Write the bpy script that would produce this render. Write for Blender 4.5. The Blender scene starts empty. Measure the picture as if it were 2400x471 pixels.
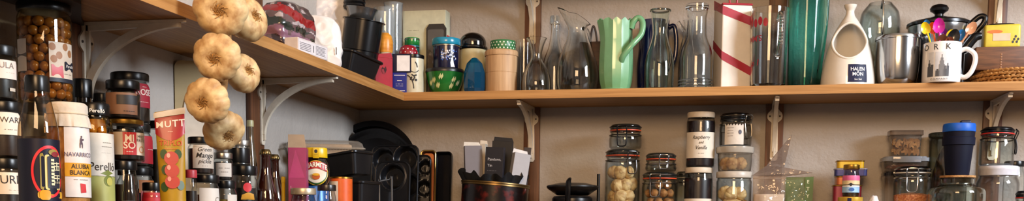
import bpy, bmesh, math, random
from mathutils import Vector, Matrix, Euler, noise as mn
random.seed(7)
SC = bpy.context.scene
COL = SC.collection
PI = math.pi
R = math.radians

# ---------------------------------------------------------------- camera model
FPX, PPY = 2477.8, 750.0
YAW, PITCH, ROLL = -0.212, -0.0879, 0.0093
CAM = Vector((1.1082, -2.9893, -0.3374))
_f = Vector((math.sin(YAW)*math.cos(PITCH), math.cos(YAW)*math.cos(PITCH), math.sin(PITCH)))
_r0 = Vector((math.cos(YAW), -math.sin(YAW), 0))
_u0 = _r0.cross(_f)
RT = math.cos(ROLL)*_r0 + math.sin(ROLL)*_u0
UP = -math.sin(ROLL)*_r0 + math.cos(ROLL)*_u0

def P(px, py, X=None, Y=None, Z=None):
    """where the sight line through a photo point meets a real plane of the place; second value: px per metre there"""
    d = _f + RT*((px-1200)/FPX) - UP*((py-PPY)/FPX)
    if X is not None: t = (X-CAM.x)/d.x
    elif Y is not None: t = (Y-CAM.y)/d.y
    else: t = (Z-CAM.z)/d.z
    return CAM + d*t, FPX/t

def spot(px, w, top, base, bot=None, X=None, Y=None):
    """x, y, radius, height of a round thing seen px wide w between rows top and bot, standing on z = base"""
    bot = top+60 if bot is None else bot
    p, s = P(px, (top+bot)/2, X=X, Y=Y)
    q, _ = P(px, top, Y=p.y)
    return p.x, p.y, w/2/s, q.z-base

def face(x, y):
    return math.atan2(CAM.x-x, -(CAM.y-y))

cam = bpy.data.cameras.new('camera'); camo = bpy.data.objects.new('camera', cam); COL.objects.link(camo)
camo.matrix_world = Matrix(((RT.x, UP.x, -_f.x, CAM.x), (RT.y, UP.y, -_f.y, CAM.y), (RT.z, UP.z, -_f.z, CAM.z), (0, 0, 0, 1)))
cam.sensor_fit = 'HORIZONTAL'; cam.sensor_width = 36; cam.lens = FPX/2400*36
cam.shift_y = (PPY-235.5)/2400
cam.clip_start = .05
SC.camera = camo

# ---------------------------------------------------------------- materials
def lin(h):
    if not isinstance(h, str): return h
    h = h.lstrip('#'); o = []
    for i in (0, 2, 4):
        c = int(h[i:i+2], 16)/255
        o.append(c/12.92 if c <= .04045 else ((c+.055)/1.055)**2.4)
    return tuple(o)
_mc = {}
def mat(col, rough=.5, metal=0, var=.08, scale=60, bump=0, bscale=300, coat=0, spec=.5, sub=0):
    k = (col, rough, metal, var, scale, bump, bscale, coat, spec)
    if k in _mc: return _mc[k]
    m = bpy.data.materials.new('surface'); m.use_nodes = True; nt = m.node_tree; b = nt.nodes['Principled BSDF']
    c = lin(col)
    b.inputs['Roughness'].default_value = rough; b.inputs['Metallic'].default_value = metal
    b.inputs['Coat Weight'].default_value = coat; b.inputs['Coat Roughness'].default_value = .05
    b.inputs['Specular IOR Level'].default_value = spec
    tc = nt.nodes.new('ShaderNodeTexCoord')
    n = nt.nodes.new('ShaderNodeTexNoise'); n.inputs['Scale'].default_value = scale; n.inputs['Detail'].default_value = 4
    nt.links.new(tc.outputs['Object'], n.inputs['Vector'])
    r = nt.nodes.new('ShaderNodeValToRGB')
    r.color_ramp.elements[0].position = .3; r.color_ramp.elements[1].position = .7
    r.color_ramp.elements[0].color = tuple(x*(1-var) for x in c)+(1,)
    r.color_ramp.elements[1].color = tuple(min(1, x*(1+var)) for x in c)+(1,)
    nt.links.new(n.outputs['Fac'], r.inputs['Fac']); nt.links.new(r.outputs['Color'], b.inputs['Base Color'])
    if bump:
        n2 = nt.nodes.new('ShaderNodeTexNoise'); n2.inputs['Scale'].default_value = bscale; n2.inputs['Detail'].default_value = 5
        nt.links.new(tc.outputs['Object'], n2.inputs['Vector'])
        bp = nt.nodes.new('ShaderNodeBump'); bp.inputs['Strength'].default_value = bump; bp.inputs['Distance'].default_value = .002
        nt.links.new(n2.outputs['Fac'], bp.inputs['Height']); nt.links.new(bp.outputs['Normal'], b.inputs['Normal'])
    _mc[k] = m; return m
def ramp_mat(c0, c1, scale=(1, 1, 1), nscale=20, rough=.5, bump=.1, detail=6, dist=.003, p0=.35, p1=.65, metal=0, distort=0):
    k = ('ramp', c0, c1, scale, nscale, rough, bump, p0, p1, metal, distort)
    if k in _mc: return _mc[k]
    m = bpy.data.materials.new('surface'); m.use_nodes = True; nt = m.node_tree; b = nt.nodes['Principled BSDF']
    b.inputs['Roughness'].default_value = rough; b.inputs['Metallic'].default_value = metal
    tc = nt.nodes.new('ShaderNodeTexCoord'); mp = nt.nodes.new('ShaderNodeMapping'); mp.inputs['Scale'].default_value = scale
    n = nt.nodes.new('ShaderNodeTexNoise'); n.inputs['Scale'].default_value = nscale; n.inputs['Detail'].default_value = detail
    n.inputs['Distortion'].default_value = distort
    r = nt.nodes.new('ShaderNodeValToRGB'); e = r.color_ramp.elements
    e[0].position = p0; e[1].position = p1; e[0].color = lin(c0)+(1,); e[1].color = lin(c1)+(1,)
    bp = nt.nodes.new('ShaderNodeBump'); bp.inputs['Strength'].default_value = bump; bp.inputs['Distance'].default_value = dist
    L = nt.links.new
    L(tc.outputs['Object'], mp.inputs['Vector']); L(mp.outputs['Vector'], n.inputs['Vector']); L(n.outputs['Fac'], r.inputs['Fac'])
    L(r.outputs['Color'], b.inputs['Base Color']); L(n.outputs['Fac'], bp.inputs['Height']); L(bp.outputs['Normal'], b.inputs['Normal'])
    _mc[k] = m; return m
def glass(tint='#ffffff', rough=0.0, ior=1.45):
    k = ('glass', tint, rough, ior)
    if k in _mc: return _mc[k]
    m = bpy.data.materials.new('glass'); m.use_nodes = True; b = m.node_tree.nodes['Principled BSDF']
    b.inputs['Base Color'].default_value = lin(tint)+(1,); b.inputs['Transmission Weight'].default_value = 1
    b.inputs['Roughness'].default_value = rough; b.inputs['IOR'].default_value = ior
    _mc[k] = m; return m
def clear(tint='#f4f6f4', refl=1.5, haze=0.0, hazecol='#ffffff', rough=.02, bump=0, bscale=60):
    """thin clear wall of a jar or a bag: lets light straight through, reflects at its surface, haze = its own milky share"""
    k = ('clear', tint, refl, haze, hazecol, rough, bump, bscale)
    if k in _mc: return _mc[k]
    m = bpy.data.materials.new('clear'); m.use_nodes = True; nt = m.node_tree; L = nt.links.new
    nt.nodes.remove(nt.nodes['Principled BSDF']); out = nt.nodes['Material Output']
    tr = nt.nodes.new('ShaderNodeBsdfTransparent'); tr.inputs['Color'].default_value = lin(tint)+(1,)
    gl = nt.nodes.new('ShaderNodeBsdfGlossy'); gl.inputs['Roughness'].default_value = rough
    fr = nt.nodes.new('ShaderNodeLayerWeight'); fr.inputs['Blend'].default_value = .5
    pw = nt.nodes.new('ShaderNodeMath'); pw.operation = 'POWER'; pw.inputs[1].default_value = 4.5
    ma = nt.nodes.new('ShaderNodeMath'); ma.operation = 'MULTIPLY_ADD'; f0 = ((refl-1)/(refl+1))**2; ma.inputs[1].default_value = .85; ma.inputs[2].default_value = f0
    L(fr.outputs['Facing'], pw.inputs[0]); L(pw.outputs['Value'], ma.inputs[0])
    mx = nt.nodes.new('ShaderNodeMixShader')
    L(ma.outputs['Value'], mx.inputs['Fac'])
    rp = nt.nodes.new('ShaderNodeValToRGB'); e = rp.color_ramp.elements; c_ = lin(tint)
    e[0].position = .45; e[0].color = c_+(1,); e[1].position = 1; e[1].color = tuple(q*.38 for q in c_)+(1,)  # tint darkened at grazing edges, in place of outlines that refraction would give
    L(fr.outputs['Facing'], rp.inputs['Fac']); L(rp.outputs['Color'], tr.inputs['Color'])
    base = tr.outputs['BSDF']
    if haze:
        df = nt.nodes.new('ShaderNodeBsdfDiffuse'); df.inputs['Color'].default_value = lin(hazecol)+(1,)
        m2 = nt.nodes.new('ShaderNodeMixShader'); m2.inputs['Fac'].default_value = haze
        L(base, m2.inputs[1]); L(df.outputs['BSDF'], m2.inputs[2]); base = m2.outputs['Shader']
    L(base, mx.inputs[1]); L(gl.outputs['BSDF'], mx.inputs[2]); L(mx.outputs['Shader'], out.inputs['Surface'])
    if bump:
        tc = nt.nodes.new('ShaderNodeTexCoord'); n2 = nt.nodes.new('ShaderNodeTexNoise'); n2.inputs['Scale'].default_value = bscale
        bp = nt.nodes.new('ShaderNodeBump'); bp.inputs['Strength'].default_value = bump; bp.inputs['Distance'].default_value = .01
        L(tc.outputs['Object'], n2.inputs['Vector']); L(n2.outputs['Fac'], bp.inputs['Height'])
        L(bp.outputs['Normal'], gl.inputs['Normal']); L(bp.outputs['Normal'], fr.inputs['Normal'])
    _mc[k] = m; return m
BLACK = mat('#09090b', .3, spec=.35); TIN = mat('#232428', .27, .6, bump=.02); STEEL = mat('#b9bbbd', .16, 1, var=.03)
WIRE = mat('#9a9a9c', .25, 1); PAPER = mat('#e6e0d8', .6); WHITE = mat('#e9e6e2', .35); INK = mat('#17161a', .6)
JAR = clear('#f8faf8'); GOLD = mat('#b98d3e', .28, 1); CARD = mat('#a08d78', .8); NAVY = mat('#0c1438', .5, spec=.25); RED = mat('#b3121f', .4)
BLID = mat('#07080a', .28, spec=.35); SILVER = mat('#a9a6a0', .3, 1); YEL = mat('#e2bd1c', .4)

# ---------------------------------------------------------------- mesh collecting
class M:
    def __init__(s): s.v = []; s.f = []; s.fm = []; s.mats = []; s.cur = 0; s.T = None
    def use(s, m):
        if m not in s.mats: s.mats.append(m)
        s.cur = s.mats.index(m); return s
    def add(s, vs, fs):
        o = len(s.v)
        s.v += [tuple(s.T @ Vector(v)) if s.T else tuple(v) for v in vs]
        s.f += [tuple(i+o for i in f) for f in fs]; s.fm += [s.cur]*len(fs); return s
    def lathe(s, prof, seg=40, off=(0, 0, 0), mod=None, close=False, sy=1):
        """profile of (radius, height) turned about z; radius 0 at an end closes it; mod(angle, z) scales the radius"""
        vs = []; fs = []; rings = []
        for r, z in prof:
            if r < 1e-6: rings.append([len(vs)]); vs.append((off[0], off[1], z+off[2])); continue
            k = len(vs)
            for i in range(seg):
                a = 2*PI*i/seg; q = r*(mod(a, z) if mod else 1)
                vs.append((q*math.sin(a)+off[0], -q*math.cos(a)*sy+off[1], z+off[2]))
            rings.append(list(range(k, k+seg)))
        n = len(rings); pairs = [(i, i+1) for i in range(n-1)] + ([(n-1, 0)] if close else [])
        for i, j in pairs:
            a, b = rings[i], rings[j]
            for t in range(seg):
                u = (t+1) % seg
                if len(a) == 1 and len(b) == 1: break
                if len(a) == 1: fs.append((a[0], b[u], b[t]))
                elif len(b) == 1: fs.append((a[t], a[u], b[0]))
                else: fs.append((a[t], a[u], b[u], b[t]))
        return s.add(vs, fs)
    def shell(s, prof, th, seg=40, foot=.004, mod=None, off=(0, 0, 0)):
        """a vessel with wall thickness: outside profile bottom to top, then back down the inside"""
        inn = [(max(r-th, .0005), max(z, prof[0][1]+foot)) for r, z in prof[::-1]]
        return s.lathe([(0, prof[0][1])]+list(prof)+inn+[(0, prof[0][1]+foot)], seg, off, mod)
    def box(s, sx, sy, sz, c=(0, 0, 0), bev=.001, rot=None, seg=2):
        """box with its base centre at c"""
        bm = bmesh.new(); bmesh.ops.create_cube(bm, size=1)
        bmesh.ops.scale(bm, vec=(sx, sy, sz), verts=bm.verts)
        if bev: bmesh.ops.bevel(bm, geom=bm.edges[:], offset=min(bev, .45*min(sx, sy, sz)), segments=seg, profile=.5, affect='EDGES')
        t = Matrix.Translation((c[0], c[1], c[2]+sz/2))
        if rot: t = Matrix.Translation(c) @ Euler(rot).to_matrix().to_4x4() @ Matrix.Translation((0, 0, sz/2))
        bm.verts.ensure_lookup_table()
        s.add([tuple(t @ v.co) for v in bm.verts], [tuple(v.index for v in f.verts) for f in bm.faces]); bm.free(); return s
    def prism(s, pts, h, to=None):
        """outline pts (x, y) raised by h; `to` maps (x, y, z) to the place"""
        n = len(pts); to = to or (lambda x, y, z: (x, y, z))
        ar = sum(pts[i][0]*pts[(i+1) % n][1]-pts[(i+1) % n][0]*pts[i][1] for i in range(n))
        if ar < 0: pts = pts[::-1]
        vs = [to(x, y, 0) for x, y in pts]+[to(x, y, h) for x, y in pts]
        fs = [tuple(range(n-1, -1, -1)), tuple(range(n, 2*n))]+[(i, (i+1) % n, n+(i+1) % n, n+i) for i in range(n)]
        return s.add(vs, fs)
    def tube(s, pts, r, seg=10, smooth=4, close=False, flat=1.0):
        """round bar along pts, radius r (number or list), ends capped"""
        pts = [Vector(p) for p in pts]; rs = list(r) if isinstance(r, (list, tuple)) else [r]*len(pts)
        if smooth > 1 and len(pts) > 2:
            q = []; qr = []; n = len(pts)
            rng = range(n if close else n-1)
            for i in rng:
                g = lambda k: pts[k % n] if close else pts[min(max(k, 0), n-1)]
                a, b, c, d = g(i-1), g(i), g(i+1), g(i+2); ra, rb = rs[i], rs[(i+1) % n]
                for t in range(smooth):
                    u = t/smooth
                    q.append(.5*((2*b)+(c-a)*u+(2*a-5*b+4*c-d)*u*u+(3*b-a-3*c+d)*u**3)); qr.append(ra+(rb-ra)*u)
            if not close: q.append(pts[-1]); qr.append(rs[-1])
            pts, rs = q, qr
        n = len(pts); vs = []; fs = []; prev = None
        for i, p in enumerate(pts):
            a = pts[(i-1) % n] if close or i else p; b = pts[(i+1) % n] if close or i < n-1 else p
            t = (b-a).normalized()
            if prev is None: prev = t.orthogonal().normalized()
            nn = (prev-t*prev.dot(t)).normalized(); prev = nn; bb = t.cross(nn)
            for k in range(seg):
                an = 2*PI*k/seg; vs.append(p+(nn*math.cos(an)*flat+bb*math.sin(an))*rs[i])
        for i in range(n if close else n-1):
            j = (i+1) % n
            for k in range(seg): fs.append((i*seg+k, i*seg+(k+1) % seg, j*seg+(k+1) % seg, j*seg+k))
        if not close: fs += [tuple(range(seg-1, -1, -1)), tuple(range((n-1)*seg, n*seg))]
        return s.add(vs, fs)
    def patch(s, rf, z0, z1, a0, a1, eps=.0005, na=16, nz=6, ragged=0):
        """paper lying round a turned body between two angles (degrees, 0 = front)"""
        rf_ = rf if callable(rf) else (lambda z: rf); vs = []; fs = []
        for i in range(nz+1):
            for j in range(na+1):
                z = z0+(z1-z0)*i/nz
                if ragged and i == nz: z += ragged*math.sin(j*2.1)
                a = R(a0+(a1-a0)*j/na); r = rf_(z)+eps
                vs.append((r*math.sin(a), -r*math.cos(a), z))
        for i in range(nz):
            for j in range(na): k = i*(na+1)+j; fs.append((k, k+1, k+na+2, k+na+1))
        return s.add(vs, fs)
    def text(s, t, size, to, bold=0.0, shear=0.0, sx=1.0, align='CENTER', spacing=1.0):
        """letters as faces; to(u, v) gives the place of a point of the line of writing"""
        cu = bpy.data.curves.new('t', 'FONT'); cu.body = t; cu.size = size; cu.align_x = align; cu.align_y = 'CENTER'
        cu.offset = bold*size; cu.shear = shear; cu.resolution_u = 3; cu.space_character = spacing
        o = bpy.data.objects.new('t', cu); COL.objects.link(o)
        me = o.evaluated_get(bpy.context.evaluated_depsgraph_get()).to_mesh()
        vs = [to(v.co.x*sx, v.co.y) for v in me.vertices]; fs = [tuple(p.vertices) for p in me.polygons]
        s.add(vs, fs)
        bpy.data.objects.remove(o); bpy.data.curves.remove(cu); return s
    def rtext(s, t, size, rf, z, deg=0, eps=.0009, **k):
        rf_ = rf if callable(rf) else (lambda q: rf)
        def to(u, v):
            r = rf_(z+v)+eps; a = R(deg)+u/r
            return (r*math.sin(a), -r*math.cos(a), z+v)
        return s.text(t, size, to, **k)
    def rshape(s, pts, rf, z, deg=0, eps=.0008):
        """a flat outline (u, v) lying on a turned body"""
        rf_ = rf if callable(rf) else (lambda q: rf); vs = []
        cx = sum(p[0] for p in pts)/len(pts); cy = sum(p[1] for p in pts)/len(pts)
        for u, v in [(cx, cy)]+list(pts):
            r = rf_(z+v)+eps; a = R(deg)+u/r; vs.append((r*math.sin(a), -r*math.cos(a), z+v))
        n = len(pts); return s.add(vs, [(0, i+1, (i+1) % n+1) for i in range(n)])
    def blob(s, rx, ry, rz, amp=.2, freq=3, seed=0, c=(0, 0, 0), sub=4, sharp=False, flat=None):
        bm = bmesh.new(); bmesh.ops.create_icosphere(bm, subdivisions=sub, radius=1); bm.verts.ensure_lookup_table()
        vs = []
        for v in bm.verts:
            d = v.co.normalized(); q = d*freq+Vector((seed*7.3, seed*3.1, seed))
            n = mn.fractal(q, 1, 2, 4) if not sharp else (1-2*abs(mn.noise(q)))*.6+.4*(1-2*abs(mn.noise(q*2.3)))
            p = d*(1+amp*n); z = p.z*rz
            if flat is not None: z = max(z, -flat*rz)
            vs.append((p.x*rx+c[0], p.y*ry+c[1], z+c[2]))
        s.add(vs, [tuple(v.index for v in f.verts) for f in bm.faces]); bm.free(); return s
    def build(s, name, parent=None, sharp=38, m=None, flat=False):
        me = bpy.data.meshes.new(name); me.from_pydata(s.v, [], s.f)
        for q in (s.mats or [m]): me.materials.append(q)
        me.polygons.foreach_set('material_index', s.fm)
        me.polygons.foreach_set('use_smooth', [not flat]*len(me.polygons)); me.update()
        if not flat and sharp: me.set_sharp_from_angle(angle=R(sharp))
        o = bpy.data.objects.new(name, me); COL.objects.link(o)
        if parent: o.parent = parent
        return o
def mk(m): return M().use(m)
def tag(o, label, cat, group=None):
    o['label'] = label; o['category'] = cat
    if group: o['group'] = group
    return o
def thing(name, label, cat, loc, rz=0, group=None, tilt=None):
    o = bpy.data.objects.new(name, None); COL.objects.link(o); o.empty_display_size = .02
    o.location = loc; o.rotation_euler = (tilt[0], tilt[1], rz) if tilt else (0, 0, rz)
    return tag(o, label, cat, group)
def copy_thing(o, label=None):
    c = o.copy(); COL.objects.link(c)
    for ch in o.children:
        d = ch.copy(); COL.objects.link(d); d.parent = c
        for g in ch.children:
            e = g.copy(); COL.objects.link(e); e.parent = d
    if label: c['label'] = label
    return c
def structure(o): o['kind'] = 'structure'; return o
def prof_r(prof):
    def f(z):
        for (r0, z0), (r1, z1) in zip(prof, prof[1:]):
            if z0 <= z <= z1 and z1 > z0: return r0+(r1-r0)*(z-z0)/(z1-z0)
        return prof[-1][0] if z > prof[-1][1] else prof[0][0]
    return f
def curve(pts, n=6):
    """smooth profile through (r, z) points"""
    out = []; N = len(pts)
    if all(pts[i+1][1] > pts[i][1]+1e-7 for i in range(N-1)) and N > 2:
        h = [pts[i+1][1]-pts[i][1] for i in range(N-1)]; s = [(pts[i+1][0]-pts[i][0])/h[i] for i in range(N-1)]
        d = [s[0]]+[0 if s[i-1]*s[i] <= 0 else 3*(h[i-1]+h[i])/((2*h[i]+h[i-1])/s[i-1]+(h[i]+2*h[i-1])/s[i]) for i in range(1, N-1)]+[s[-1]]
        for i in range(N-1):
            for t in range(n):
                u = t/n; a, b = pts[i][0], pts[i+1][0]
                out.append((max(0, (2*u**3-3*u*u+1)*a+(u**3-2*u*u+u)*h[i]*d[i]+(3*u*u-2*u**3)*b+(u**3-u*u)*h[i]*d[i+1]), pts[i][1]+h[i]*u))
        out.append(pts[-1]); return out
    for i in range(N-1):
        g = lambda k: pts[min(max(k, 0), N-1)]
        a, b, c, d = g(i-1), g(i), g(i+1), g(i+2)
        for t in range(n):
            u = t/n
            out.append(tuple(max(0, .5*(2*b[k]+(c[k]-a[k])*u+(2*a[k]-5*b[k]+4*c[k]-d[k])*u*u+(3*b[k]-a[k]-3*c[k]+d[k])*u**3)) if k == 0 else
                             .5*(2*b[k]+(c[k]-a[k])*u+(2*a[k]-5*b[k]+4*c[k]-d[k])*u*u+(3*b[k]-a[k]-3*c[k]+d[k])*u**3) for k in (0, 1)))
    out.append(pts[-1]); return out
def rrect(w, h, r, n=4):
    o = []
    for cx, cy, a in ((w/2-r, h/2-r, 0), (-w/2+r, h/2-r, 90), (-w/2+r, -h/2+r, 180), (w/2-r, -h/2+r, 270)):
        for i in range(n+1): t = R(a+90*i/n); o.append((cx+r*math.cos(t), cy+r*math.sin(t)))
    return o
def ellipse(a, b, n=24): return [(a*math.cos(2*PI*i/n), b*math.sin(2*PI*i/n)) for i in range(n)]
def onface(y, x0=0, z0=0):
    """writing on a front face at local y"""
    return lambda u, v: (x0+u, y, z0+v)
# ---------------------------------------------------------------- the place
T = .022            # shelf thickness; upper shelf underside is z = 0
LOW = -.40          # top of the lower shelf
DB, DL, DLOW = .2161, .2071, .27
PT = .012           # post thickness
XP = [.519, 1.1885, 1.738]
YP = [-1.3586, -.6823]
def plaster(c0, c1):
    m = ramp_mat(c0, c1, (1, 1, 1), 2.2, .85, 0, p0=.3, p1=.75)
    nt = m.node_tree; b = nt.nodes['Principled BSDF']; L = nt.links.new
    tc = nt.nodes.new('ShaderNodeTexCoord')
    n = nt.nodes.new('ShaderNodeTexNoise'); n.inputs['Scale'].default_value = 14; n.inputs['Detail'].default_value = 8
    v = nt.nodes.new('ShaderNodeTexNoise'); v.inputs['Scale'].default_value = 120; v.inputs['Detail'].default_value = 4
    a = nt.nodes.new('ShaderNodeMath'); a.operation = 'MULTIPLY_ADD'; a.inputs[1].default_value = .25
    L(tc.outputs['Object'], n.inputs['Vector']); L(tc.outputs['Object'], v.inputs['Vector'])
    L(v.outputs['Fac'], a.inputs[0]); L(n.outputs['Fac'], a.inputs[2])
    bp = nt.nodes.new('ShaderNodeBump'); bp.inputs['Strength'].default_value = .55; bp.inputs['Distance'].default_value = .012
    L(a.outputs['Value'], bp.inputs['Height']); L(bp.outputs['Normal'], b.inputs['Normal'])
    return m
WALLM = plaster('#a8a099', '#bdb6ae')
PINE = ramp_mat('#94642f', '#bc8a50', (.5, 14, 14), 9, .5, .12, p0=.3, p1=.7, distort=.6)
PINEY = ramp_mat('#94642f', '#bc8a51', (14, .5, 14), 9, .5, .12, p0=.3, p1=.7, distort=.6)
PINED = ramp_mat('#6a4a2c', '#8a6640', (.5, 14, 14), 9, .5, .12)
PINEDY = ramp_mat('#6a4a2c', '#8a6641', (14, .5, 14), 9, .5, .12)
POSTM = ramp_mat('#4a2a17', '#6e4326', (12, 12, .5), 8, .5, .12)
structure(mk(WALLM).box(4.4, .1, 2.75, (2.1, .05, -1.4), 0).build('wall_back'))
structure(mk(WALLM).box(.1, 4.4, 2.75, (-.05, -2.1, -1.4), 0).build('wall_left'))
structure(mk(ramp_mat('#2c2018', '#3a2c20', (1, 8, 8), 4, .6, .1)).box(4.4, 4.4, .05, (2.1, -2.2, -1.451), 0).build('floor'))
structure(mk(mat('#cfc8bc', .9)).box(4.4, 4.6, .05, (2.1, -2.2, 1.351), 0).build('ceiling'))
structure(mk(WALLM).box(.1, 4.4, 2.75, (4.35, -2.1, -1.4), 0).build('wall_right'))
structure(mk(WALLM).box(4.4, .1, 2.75, (2.1, -4.35, -1.4), 0).build('wall_front'))

def board(m, x0, x1, depth, z, along='x', posts=(), pw=.046):
    """a plank notched round the wall posts"""
    pts = [(x0, -depth), (x1, -depth), (x1, -.0005)]
    for p in sorted(posts, reverse=True):
        pts += [(p+pw/2+.001, -.0005), (p+pw/2+.001, -PT-.001), (p-pw/2-.001, -PT-.001), (p-pw/2-.001, -.0005)]
    pts += [(x0, -.0005)]
    to = (lambda x, y, q: (x, y, z+q)) if along == 'x' else (lambda x, y, q: (-y, x, z+q))
    if along == 'y': pts = pts[::-1]
    s = M().use(m); n = len(pts)
    vs = [to(x, y, 0) for x, y in pts]+[to(x, y, T) for x, y in pts]
    fs = [tuple(range(n-1, -1, -1)), tuple(range(n, 2*n))]+[(i, (i+1) % n, n+(i+1) % n, n+i) for i in range(n)]
    return s.add(vs, fs)
PL = [y-.02 for y in YP]
tag(board(PINE, .001, 3.2, DB, 0, 'x', XP).build('shelf_board', flat=True), 'long pine shelf board on the back wall carrying jugs, glass bottles and mugs', 'shelf')
tag(board(PINEY, -2.6, -DB-.0006, DL, 0, 'y', PL, .07).build('shelf_board', flat=True), 'pine shelf board running along the side wall under the plastic bags and cake tins', 'shelf')
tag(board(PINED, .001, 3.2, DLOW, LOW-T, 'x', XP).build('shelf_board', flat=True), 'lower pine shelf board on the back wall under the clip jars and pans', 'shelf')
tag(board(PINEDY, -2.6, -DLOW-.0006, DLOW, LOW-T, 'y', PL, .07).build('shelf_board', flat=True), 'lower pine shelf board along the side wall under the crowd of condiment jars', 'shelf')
for i, x in enumerate(XP):
    tag(mk(POSTM).box(.046, PT, 2.745, (x, -PT/2-.0002, -1.4), .0015).build('wooden_batten'),
        ['brown upright wooden batten behind the white bracket beside the tin bucket of boxes', 'brown upright wooden batten rising behind the zip bag of white sugar', 'brown upright wooden batten behind the yellow carton and the red sealed jar'][i], 'batten')
for i, y in enumerate(PL):
    tag(mk(POSTM).box(PT, .07, 2.745, (PT/2+.0002, y, -1.4), .0015).build('wooden_batten'),
        ['dark upright wooden batten beside the big black lidded jar of olives', 'brown upright wooden batten on the side wall beyond the hanging garlic'][i], 'batten')
tag(mk(ramp_mat('#1c0f08', '#2a180d', (10, .6, 10), 8, .6, .1)).prism([(.0135, -1.36), (.045, -1.415), (.118, -1.522), (.15, -1.9), (.0135, -1.9)][::-1], .006).build('dark_slab'),
    'thin dark slab under the side shelf above the big olive jar', 'slab').location = (0, 0, -.0065)  # thin dark slab laid on the underside, shaped to a dark area

CREAM = mat('#d6cbb9', .45, bump=.15, bscale=160)
CRUST = mat('#4a4038', .6)
def bracket(label, x, y, z, rz, L=.189):
    """cast shelf bracket: leg down the post, arm out under the board, curved brace between"""
    t = thing('shelf_bracket', label, 'bracket', (x, y, z), rz, 'white cast iron shelf brackets')
    H = .152
    leg = mk(CREAM)
    out = [(-.010, -H+.006), (-.006, -H), (.006, -H), (.010, -H+.006), (.0085, -.05)]
    for k in range(9): a = R(-70+140*k/8); out.append((.011+.009*math.cos(a), -.033+.013*math.sin(a)))
    out += [(.0085, -.014), (.0085, -.001), (-.0085, -.001), (-.0085, -.014)]
    for k in range(9): a = R(110+140*k/8); out.append((-.011+.009*math.cos(a), -.033+.013*math.sin(a)))
    out += [(-.0085, -.05)]
    leg.prism(out, .004, lambda a, b, q: (a, -q-.0002, b))
    leg.box(.006, .008, H-.012, (0, -.0065, -H+.010), .002); leg.build('leg', t)
    arm = mk(CREAM)
    arm.prism([(-.0085, 0), (.0085, 0), (.006, L-.012), (.0045, L-.003), (0, L), (-.0045, L-.003), (-.006, L-.012)], .0045, lambda a, b, q: (a, -b, -.0048+q))
    arm.prism([(.002, -.004), (L-.012, -.004), (L-.03, -.008), (.06, -.013), (.004, -.014)], .006, lambda a, b, q: (q-.003, -a, b)); arm.build('arm', t)
    br = mk(CREAM); n = 22; vs = []; fs = []
    for i in range(n+1):
        a = PI/2*i/n; cx, cz = L-.012, -H+.024
        w = .0052+.0018*math.sin(2*a)
        for dr in (-w, w):
            px = cx-(cx-.004+dr)*math.cos(a); pz = cz+(-.007-cz+dr)*math.sin(a)
            for q in (-.005, .005): vs.append((q, -px, pz))
    for i in range(n):
        k = 4*i
        for a, b in ((0, 1), (1, 3), (3, 2), (2, 0)): fs.append((k+a, k+b, k+4+b, k+4+a))
    fs += [(0, 2, 3, 1), (4*n, 4*n+1, 4*n+3, 4*n+2)]
    br.add(vs, fs); br.build('brace', t)
    for q in ((-.013, -.0047, -.033), (.013, -.0047, -.033), (0, -.0047, -H+.012)):
        s = mk(CRUST); s.T = Matrix.Translation(q) @ Matrix.Rotation(R(90), 4, 'X'); s.lathe([(0, 0), (.0026, 0), (.002, .0012), (0, .0016)], 10); s.build('screw', t)
    s = mk(CRUST); s.T = Matrix.Translation((0, -.03, -.0047)) @ Matrix.Rotation(PI, 4, 'X'); s.lathe([(0, 0), (.0026, 0), (.002, .0012), (0, .0016)], 10); s.build('screw', t)
    return t
for i, x in enumerate(XP):
    bracket(['white bracket on the back wall beside the tin bucket of boxes', 'white bracket on the back wall above the zip bag of sugar', 'white bracket on the back wall above the red sealed clip jar'][i], x, -PT-.0004, -.0005, 0)
    if i != 1:
        bracket(['white bracket leg on the batten above the small glass carafe', '', 'white bracket leg on the batten above the yellow carton'][i], x, -PT-.0004, .3255, 0)
for i, y in enumerate(YP):
    bracket(['large white bracket on the side wall beside the big olive jar', 'white bracket on the side wall above the magenta box and beer bottles'][i], PT+.0004, y, -.0005, PI/2)
tag(board(PINE, .001, 3.2, DB, .326, 'x', XP).build('shelf_board', flat=True), 'topmost pine shelf board above the frame over the glass jugs', 'shelf')

# ---------------------------------------------------------------- light of the room
w = bpy.data.worlds.new('world'); SC.world = w; w.use_nodes = True
bg = w.node_tree.nodes['Background']; bg.inputs['Color'].default_value = (.75, .8, 1, 1); bg.inputs['Strength'].default_value = .12
def area(name, loc, target, sx, sy, power, col):
    l = bpy.data.lights.new(name, 'AREA'); l.shape = 'RECTANGLE'; l.size = sx; l.size_y = sy; l.energy = power; l.color = col
    o = bpy.data.objects.new(name, l); COL.objects.link(o); o.location = loc
    o.rotation_euler = (Vector(target)-Vector(loc)).to_track_quat('-Z', 'Y').to_euler(); return o
area('window_light', (3.7, -1.8, .95), (.2, -.4, -.1), .9, 1.2, 245, (.84, .91, 1))
area('ceiling_lamp', (1.1, -3.7, .75), (1.2, 0, -.2), 1.0, .8, 92, (1, .63, .33))
SC.view_settings.view_transform = 'Standard'; SC.view_settings.look = 'None'; SC.view_settings.gamma = 1
SC.view_settings.exposure = -.50; SC.view_settings.use_curve_mapping = False
SC.cycles.use_denoising = True; SC.cycles.max_bounces = 16; SC.cycles.transparent_max_bounces = 24; SC.cycles.transmission_bounces = 16
SC.cycles.caustics_refractive = False; SC.cycles.caustics_reflective = False; SC.cycles.sample_clamp_indirect = 4
# ================================================================ upper shelf, back wall
U = T+.0004
def up(px, w, top, Y, bot=205): return spot(px, w, top, U, bot, Y=Y)
def handle(pts, r, seg=12, flat=1): return lambda m: m.tube(pts, r, seg, 5, flat=flat)

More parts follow.
